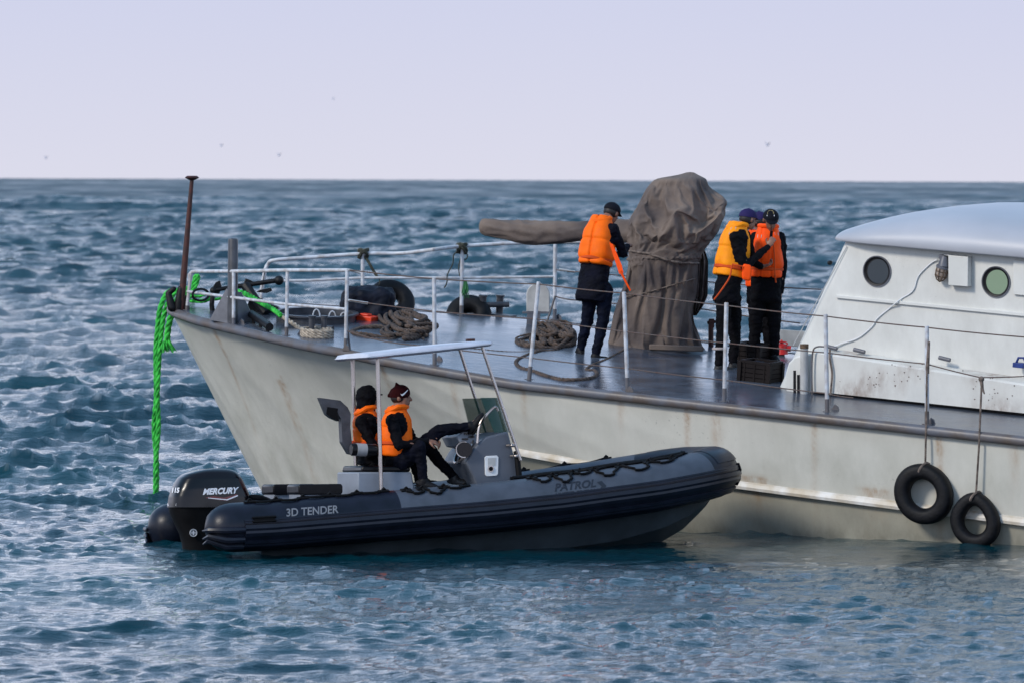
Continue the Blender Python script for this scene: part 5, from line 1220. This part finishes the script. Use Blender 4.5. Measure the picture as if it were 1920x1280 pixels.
# grab lines laced along the tube
def on_tube(k, a, off=.0):
    i = int(np.argmin(abs(KS-k))); T, out, up = frame_at(i); return CT[i]+(tr(k)+off)*(out*math.cos(rad(a))+up*math.sin(rad(a)))
def lace(k0, k1, n, a_hi, a_lo, name='grab_line'):
    ks = np.linspace(k0, k1, n+1); P = []
    for i in range(n):
        for t in np.linspace(0, 1, 9)[:-1]: P.append(on_tube(ks[i]+(ks[i+1]-ks[i])*t, a_hi-(a_hi-a_lo)*math.sin(math.pi*t)**.8*(.8+.3*math.sin(i*2.3)), .014))
    P.append(on_tube(k1, a_hi, .014)); mb = MB(); mb.tube(P, .013, 7); o = build(name, mb, 'black_matte', tube)
    for kx in ks:
        mb = MB(); c = on_tube(kx, a_hi, .008); i = int(np.argmin(abs(KS-kx))); T, out, up = frame_at(i); nrm = unit(c-CT[i]); mb.box(c, T*.055, np.cross(nrm, T)*.03, nrm*.008); mb.tube([c-T*.02+nrm*.01, c+nrm*.03, c+T*.02+nrm*.01], .012, 6); build('line_patch', mb, 'black_matte', tube, bevel=.004)
lace(.02, .275, 5, 78, 66); lace(.31, .43, 3, 72, 46); lace(.555, .80, 6, 80, 44); lace(.60, .83, 4, 100, 80); lace(1.2, 1.7, 8, 84, 60)
mb = MB(); mb.tube([on_tube(k, 96+6*math.sin(k*60), .02) for k in np.linspace(.53, .83, 60)], .020, 8); mb.tube([on_tube(k, 108+5*math.sin(k*50), .03) for k in np.linspace(.53, .80, 60)], .022, 8); build('dark_line', mb, 'black_matte', tube)
# carry handle on the near quarter
mb = MB(); 
bvt = bvh_of([tube])
for yy in (0, 7): mb.tube([cast(bvt, x, 971+yy-(x-472)*.06, .012) for x in np.linspace(473, 517, 12)], .014, 8)
mb.tube([cast(bvt, x, 974.5-(x-472)*.06, .004) for x in np.linspace(476, 514, 12)], .018, 6)
build('carry_handle', mb, 'black_matte', tube)
bvt = bvh_of([tube])
decal('lettering', bvt, 'letter_grey', tube, text_px('3D TENDER', 537, 968, 15, 98, 4, 0, .02), .004, label='3D TENDER in grey letters')
decal('lettering', bvt, 'letter_grey', tube, text_px('INFLATABLE BOATS', 540, 973, 3, 90, 4, 0, 0), .004) if False else None
decal('lettering', bvt, 'letter_dark', tube, text_px('PATROL', 1040, 921, 15, 78, 6.5, .15, .03), .004, label='PATROL in dark letters')
decal('lettering', bvt, 'letter_dark', tube, text_px('LIMITED EDITION', 1041, 931, 7.5, 80, 6.5, .15, .02), .004, label='LIMITED EDITION in dark letters')
decal('chevron_mark', bvt, 'letter_dark', tube, ([(1119, 903), (1128, 901), (1137, 910), (1130, 919), (1121, 921), (1128, 911)], [(0, 1, 2, 5), (5, 2, 3, 4)]), .004)
decal('underline', bvt, 'letter_grey', tube, poly_px([(540, 974), (640, 967), (640, 968.2), (540, 975.2)]), .004)
# console
QN = -.36; wv = RV*.72
def cq(pts, q=QN): return [RQ(x, y, q) for x, y in pts]
mb = MB(); mb.prism(cq([(873, 866), (884, 846), (897, 830), (912, 818), (953, 808), (966, 860), (976, 906), (976, 935), (893, 935), (893, 908), (886, 890)]), wv); con = build('console', mb, 'console_grey', rib, bevel=.018, ang=35)
mb = MB(); mb.prism(cq([(909, 857), (912, 854), (932, 853), (935, 856), (934, 888), (931, 891), (913, 892), (910, 889)], QN-.012), RV*.02); spk = build('speaker_panel', mb, 'white_plastic', con, bevel=.004)
pn = RQ(920, 878, QN-.014); mb = MB(); mb.tube([pn, pn-RV*.008], .032, 20); build('speaker_ring', mb, 'steel', spk); mb = MB(); mb.tube([pn-RV*.008, pn-RV*.012], .022, 20); build('speaker_cone', mb, 'black_matte', spk)
mb = MB(); mb.prism(cq([(915, 858), (930, 857), (929, 872), (915, 873)], QN-.016), RV*.003); build('panel_recess', mb, 'pale_grey_paint', spk)
mb = MB(); mb.prism(cq([(857, 818), (868, 807), (890, 805), (897, 826), (884, 840), (866, 836)], -.25), RV*.5); build('dashboard', mb, 'seat_grey', con, bevel=.012)
for (x, y) in ((876, 812), (884, 818), (872, 822)): 
    mb = MB(); p = RQ(x, y, -.26); mb.box(p, RU*.03, RV*.012, RW*.008); build('switch', mb, 'black_gloss', con)
# steering wheel
wc = RQ(870, 842, -.12); a1, a2 = RV, unit(RU*.55+RW*.85); mb = MB(); 
mb.tube([wc+a1*.16*math.cos(g)+a2*.16*math.sin(g) for g in np.linspace(0, 2*math.pi, 36, endpoint=False)], .015, 8, closed=True)
sw = build('steering_wheel', mb, 'steel', con); mb = MB()
for g in (0.3, 2.4, 4.5): mb.tube([wc, wc+a1*.155*math.cos(g)+a2*.155*math.sin(g)], .011, 6)
mb.disc(wc, .045, np.cross(a1, a2), .03); build('spokes', mb, 'black_matte', sw)
mb = MB(); mb.disc(RQ(872, 842, QN-.01), .075, unit(RV+RU*.4), .04); mb2 = build('instrument_pod', mb, 'black_gloss', con)
mb = MB(); cc2 = RQ(870, 842, QN-.03); mb.tube([cc2+unit(RU-RV*.4)*.078*math.cos(g)+RW*.078*math.sin(g) for g in np.linspace(1.2, 4.9, 24)], .008, 6); build('pod_trim', mb, 'steel', con)
# windscreen (curved tinted sheet) and grab rails
rings = []; L0, L1 = -.36, .36
for tt in np.linspace(0, 1, 10):
    y_n = [(927, 815), (951, 809)]; a_ = RQ(951-(951-930)*tt, 810-(810-745)*tt, 0); row = []
    for q in np.linspace(-1, 1, 21):
        bow_ = .30*(1-abs(q)**2.5)*(1) ; wdt = .36-.08*tt
        p = a_+RV*q*wdt-RU*(.26*(abs(q)**3))*(1); row.append(p)
    rings.append(row)
mb = MB(); rr4 = np.array(rings); mb.add(rr4, grid_faces(10, 21, False)); mb.add(rr4-RU*.008, grid_faces(10, 21, True)); build('windscreen', mb, 'windscreen_tint', con)
for q in (-.36, .36):
    mb = MB(); mb.tube(spline([RQ(895, 830, q), RQ(897, 806, q), RQ(902, 790, q), RQ(914, 775, q), RQ(928, 762, q), RQ(934, 770, q)], 6), .013, 8); build('grab_rail', mb, 'steel', con)
# canopy and its poles
can = MB(); qs_n, qs_f = -.62, .48
rg_ = []
for x, ht in ((0, 0), (.02, 1), (.2, 1), (.5, 1.15), (.8, 1), (.98, .8), (1, .1)):
    P_n = RQ(690+(925-690)*x, 669-(669-644)*x, qs_n) ; w2 = [0, .06, .5, .94, 1]
    row_t = []; 
    for f, hh in ((0, .2), (.03, 1), (.25, 1.25), (.5, 1.35), (.75, 1.25), (.97, 1), (1, .2)): row_t.append(P_n+RV*(qs_f-qs_n)*f+RW*(.034*hh*ht))
    for f, hh in ((1, -.2), (.97, -.8), (.5, -.5), (.03, -.8), (0, -.2)): row_t.append(P_n+RV*(qs_f-qs_n)*f+RW*(.034*hh*max(ht, .1)))
    rg_.append(row_t)
can.loft(rg_); cano = build('canopy', can, 'canopy_paint', rib, ang=50)
for k in (.25, .5, .75):
    pass
mb = MB(); p = RQ(882, 641, .2); mb.box(p+RW*.02, RU*.04, RV*.03, RW*.012); build('nav_light', mb, 'rust_pole', cano)
def pole(x0, y0, x1, y1, q, r=.021, q1=None):
    mb = MB(); a_, c_ = RQ(x0, y0, q), RQ(x1, y1, q1 if q1 is not None else q); mb.tube([a_, c_], r, 12); o = build('canopy_pole', mb, 'steel', rib); return a_, c_, o
pole(715, 928, 708, 668, -.42); pole(669, 928, 661, 668, .42)
a_, c_, po = pole(976, 862, 904, 650, -.46, .017, -.42); pole(928, 860, 862, 655, .46, .017, .42)
mb = MB(); 
for (x, y) in ((961, 834), (968, 854)): q_ = RQ(x, y, -.45); mb.tube([q_, q_+RU*-.03+RV*.08], .014, 8); mb.ell(q_, RU*.03, RV*.03, RW*.018)
build('pole_clamp', mb, 'steel', con)
mb = MB(); mb.tube([RQ(978, 935, -.42), RQ(970, 860, -.42), RQ(966, 845, -.40)], [.03, .03, .02], 8); build('console_edge', mb, 'black_matte', con)
mb = MB(); mb.tube([RQ(678, 884, .3), RQ(676, 848, .3)], .018, 8); build('seat_post', mb, 'steel', rib)
# seat box, cushion, bolster, dark side wing
mb = MB(); mb.prism(cq([(671, 884), (772, 884), (780, 932), (671, 932)], -.34), RV*.68); seat = build('helm_seat', mb, 'seat_grey', rib, bevel=.015)
mb = MB(); mb.prism(cq([(680, 872), (770, 873), (770, 884), (677, 884)], -.32), RV*.64); build('seat_cushion', mb, 'cushion_black', seat, bevel=.02)
bc = RQ(682, 842, -.30); mb = MB()
ax2 = RU
def roll(x0, x1, r, m, n, par): 
    mb = MB(); a_, c_ = RQ(x0, 842, -.36), RQ(x1, 843, -.36); mb.tube([a_, a_+(c_-a_)*.04, c_-(c_-a_)*.04, c_], [r*.86, r, r, r*.86], 20); return build(n, mb, m, par)
roll(658, 706, .062, 'cushion_black', 'armrest', seat); roll(667, 687, .0645, 'band_grey', 'armrest_band', seat)
mb = MB(); mb.tube([RQ(690, 845, -.30), RQ(690, 845, .34)], .06, 14); build('backrest', mb, 'cushion_black', seat)
mb = MB(); wing = [(600, 745), (638, 750), (652, 763), (658, 775), (657, 800), (660, 830), (664, 852), (655, 850), (642, 828), (640, 785), (634, 775), (636, 789), (622, 783), (613, 776)]
mb.prism(cq(wing, .12), RV*.10); wo_ = build('flag_bracket', mb, 'dark_grey_paint', seat, smooth=False, label='dark grey angular panel rising behind the seat')
mb = MB(); mb.prism(cq([(614, 762), (634, 765), (633, 771), (636, 789), (622, 783), (612, 775)], .115), RV*.01); build('bracket_recess', mb, 'black_matte', wo_, smooth=False)
# two stern seats
for (x0, x1, q, lb) in ((512, 592, .30, ''), (560, 643, -.42, '')):
    mb = MB(); mb.prism(cq([(x0+2, 924), (x1-8, 924), (x1-8, 945), (x0+2, 945)], q), RV*.36); st_ = build('stern_seat', mb, 'seat_grey', rib, bevel=.008)
    mb = MB(); mb.prism(cq([(x0, 910), (x0+4, 907), (x1-3, 906), (x1, 910), (x1, 922), (x1-3, 926), (x0+3, 927), (x0, 924)], q-.02), RV*.40); build('seat_pad', mb, 'cushion_black', st_, bevel=.02)
    for xx in (x0+6, x0+42): mb = MB(); mb.prism(cq([(xx-4, 929), (xx+4, 929), (xx+4, 940), (xx-4, 940)], q-.012), RV*.012); build('seat_latch', mb, 'steel', st_, smooth=False)
# outboard motor: cowling as a superelliptic loft up the engine
eng = [(877, 400, 410), (878.5, 378, 428), (882, 362, 437), (888, 345, 444), (895, 336, 449), (905, 330, 454), (918, 324, 460), (930, 320, 465), (942, 318, 467), (950, 317, 467)]
QE = -.02
def eng_ring(y, l, r, qh, n=44, pw=3.2, sh=0):
    a_, c_ = RQ(l, y, QE), RQ(r, y, QE); mid = (a_+c_)/2; hx = (c_-a_)/2; ring = []
    for g in np.linspace(0, 2*math.pi, n, endpoint=False):
        cc, s_ = math.cos(g), math.sin(g); ring.append(mid+hx*np.sign(cc)*abs(cc)**(2/pw)+RV*qh*np.sign(s_)*abs(s_)**(2/pw))
    return ring
rings = []
for y in np.linspace(877, 950, 34):
    l, r = np.interp(y, [e_[0] for e_ in eng], [e_[1] for e_ in eng]), np.interp(y, [e_[0] for e_ in eng], [e_[2] for e_ in eng])
    qh = np.interp(y, [877, 879, 884, 895, 915, 950], [.06, .13, .18, .215, .235, .245]); rings.append(eng_ring(y, l, r, qh))
mb = MB(); mb.loft(rings[::-1]); mot = build('outboard_motor', mb, 'black_gloss', rib, ang=60)
mb = MB(); rings = []
for (y, l, r, qh) in ((948, 318, 463, .235), (960, 320, 455, .22), (975, 326, 445, .19), (1000, 338, 430, .16), (1020, 343, 425, .15), (1060, 346, 420, .13), (1085, 350, 415, .12)): rings.append(eng_ring(y, l, r, qh, pw=2.8))
mb.loft(rings[::-1]); build('motor_leg', mb, 'black_matte', mot, ang=60)
mb = MB(); rings = [eng_ring(y, l-1, r+1, q_) for y, l, r, q_ in ((941, 317, 420, .252), (947, 317, 420, .252))]; 
bvm = bvh_of([mot])
decal('lettering', bvm, 'letter_white', mot, text_px('MERCURY', 380, 927, 12, 68, 2.5, .32, .045), .004, label='MERCURY in white slanted letters')
decal('lettering', bvm, 'letter_white', mot, text_px('115', 323, 923, 9.5, 14, 0, .2, .04), .004, label='115 in white')
decal('cowl_stripe', bvm, 'letter_maroon', mot, ([(384, 932), (400, 929), (420, 932), (445, 925), (441, 932), (425, 938), (400, 935)], [(0, 1, 2, 6), (2, 3, 4, 5), (2, 5, 6)]), .003)
decal('cowl_stripe', bvm, 'letter_white', mot, ([(390, 932), (425, 935), (445, 927), (446, 929), (426, 937), (390, 933.2)], [(0, 1, 4, 5), (1, 2, 3, 4)]), .005)
decal('cowl_grip', bvm, 'letter_white', mot, poly_px([(314.5, 943), (331, 943), (330, 947.5), (315, 947.5)]), .003, Y=62.1)
decal('air_intake', bvm, 'black_matte', mot, poly_px([(328, 902), (333, 897), (350, 897), (347, 903), (338, 903), (328, 913)]), .003)
pB = RQ(362, 998, QE-.165); mb = MB(); mb.tube([pB, pB-RV*.01], .036, 20); bd = build('motor_badge', mb, 'letter_grey', mot)
mb = MB(); mb.tube([pB-RV*.012+RU*.036*math.cos(g)+RW*.036*math.sin(g) for g in np.linspace(0, 6.283, 24, endpoint=False)], .003, 6, closed=True); mb.box(pB-RV*.012, RU*.022, RV*.002, RW*.004); mb.box(pB-RV*.0121, RU*.004, RV*.002, RW*.022); build('badge_mark', mb, 'letter_white', bd)
mb = MB(); mb.tube([RQ(330, 893+0, QE-.20), RQ(352, 898, QE-.215), RQ(375, 888, QE-.19)], .0, 6) if False else None
mb = MB(); mb.tube(spline([RQ(455, 945, QE), RQ(470, 932, QE-.1), RQ(490, 933, QE-.1), RQ(512, 942, QE)], 5), .03, 8); build('motor_cables', mb, 'black_matte', mot)

# people in the dinghy
YR = R_(1.9, 0, 0)[1]
w = pix(R_(2.2, .32, 0)[1])
J = dict(pelvis=w(694, 858), neck=w(686, 772, -.02), head=w(691, 746, -.02), shl=w(688, 792, .18), shr=w(676, 790, -.18), ell=w(705, 835, .22), elr=w(700, 835, -.24), wrl=w(745, 845, .2), wrr=w(735, 850, -.15),
         hipl=w(702, 868, .10), hipr=w(702, 868, -.08), knl=w(772, 848, .15), knr=w(800, 836, -.05), anl=w(790, 910, .15), anr=w(852, 896, -.05))
o, I5 = person('seated person in black hood and orange life vest at the back of the dinghy seat', w(700, 880), J, V(.97, -.15, -.05), V(-.1, 1, 0), 'black_cloth', 'black_cloth', 'vest_orange', hat='hood', hatm='black_cloth', seed=21, hem=-.12, toes={'l': V(.9, 0, -.1), 'r': V(.9, -.05, -.1)}, handd={'l': (V(1, 0, -.1), V(0, 0, -1), .6), 'r': (V(1, .2, -.1), V(0, 0, -1), .6)}, vlen=.10, vfat=.85)
w = pix(R_(2.4, -.16, 0)[1])
J = dict(pelvis=w(742, 862), neck=w(744, 770, 0), head=w(752, 745, 0), shl=w(752, 787, .19), shr=w(734, 788, -.19), ell=w(778, 830, .22), elr=w(748, 835, -.26), wrl=w(808, 826, .12), wrr=w(803, 826, -.12),
         hipl=w(752, 868, .10), hipr=w(752, 866, -.12), knl=w(820, 808, .10), knr=w(786, 836, -.20), anl=w(882, 798, .12), anr=w(794, 900, -.16))
o, I6 = person('seated man in maroon knit hat and orange life vest, one boot propped on the console', w(742, 885), J, V(.97, -.22, .02), V(-.12, 1, 0), 'black_cloth', 'navy_cloth', 'vest_orange', hat='beanie', hatm='beanie_maroon', seed=25, hem=-.12, toes={'l': V(.55, .0, .85), 'r': V(.9, -.1, -.25)}, handd={'l': (V(.9, -.3, -.2), V(-.1, -.9, -.5), .8), 'r': (V(.95, .15, -.2), V(0, .5, -.9), .7)}, vlen=.10, vfat=.88, shoem='rubber')
bv = bvh_of([I6['hat']]); mk = [(750, 736.5, .6), (751.5, 739, 1.3), (753.5, 739.6, 1.5), (756, 738.2, 1.4), (758.5, 736, 1.1), (761, 733.4, .8), (763.5, 730.6, .3)]
decal('hat_mark', bv, 'letter_white', I6['hat'], ([q for x, y, h_ in mk for q in ((x, y-h_), (x+.8, y+h_))], [(2*k, 2*k+1, 2*k+3, 2*k+2) for k in range(6)]), .007)
jk = I6['jacket']; bv = bvh_of([jk]); decal('sleeve_band', bv, 'reflective', jk, ([(716, 792), (722, 794), (730, 793), (738, 790), (746, 786), (748, 790), (740, 796), (730, 799), (722, 799.5), (716, 798)], [(0, 1, 8, 9), (1, 2, 7, 8), (2, 3, 6, 7), (3, 4, 5, 6)]), .004)
bv = bvh_of([I5['jacket']]); decal('sleeve_mark', bv, 'lime', I5['jacket'], poly_px([(696, 801), (698, 800), (706, 809), (704, 811)]), .004)
for I_, pl_ in ((I3, [(1421, 440), (1429, 441), (1427, 447), (1420, 446)]), (I3, [(1452, 436), (1459, 437), (1460, 442), (1453, 441)]), (I5, [(660, 776), (664, 775), (669, 786), (665, 788)]), (I6, [(742, 758), (748, 757), (757, 767), (752, 768)]),):
    bv = bvh_of([I_['vest']]); decal('reflective_patch', bv, 'reflective', I_['vest'], poly_px(pl_), .003)

# ------------------------------------------------------------ gulls far off over the sea
for (x, y, sc2, lb) in ((1439, 273, 1.0, 'distant grey gull in the sky above the purple-capped man'), (415, 274, .7, 'tiny distant gull above and right of the rusty pole'), (523, 292, .8, 'tiny distant gull low over the horizon, right of the rusty pole'), (86, 297, .7, 'tiny distant gull low over the sea at the far left'), (625, 186, .5, 'highest of the tiny distant gulls')):
    Yb = 420; c = WY(x, y, Yb); s_ = sc2*.26; mb = MB(); mb.ell(c, V(.10*s_/.26, 0, 0), V(0, .06, 0), V(0, 0, .05))
    for sg in (-1, 1): mb.prism([c+V(-.03*s_, 0, 0)*2, c+V(.3*s_, 0, 0), c+V(.15*s_, 0, .55*s_)*1+V(sg*.2*s_, 0, 0), c+V(sg*.8*s_, 0, .9*s_)], V(0, .03, 0))
    tag(build('gull', mb, 'gull', loc=c, smooth=False), lb, 'bird', 'gulls far out over the sea')
print('TRIS', sum(sum(len(p.vertices)-2 for p in o.data.polygons) for o in bpy.data.objects if o.type == 'MESH' and o.name != 'sea'))
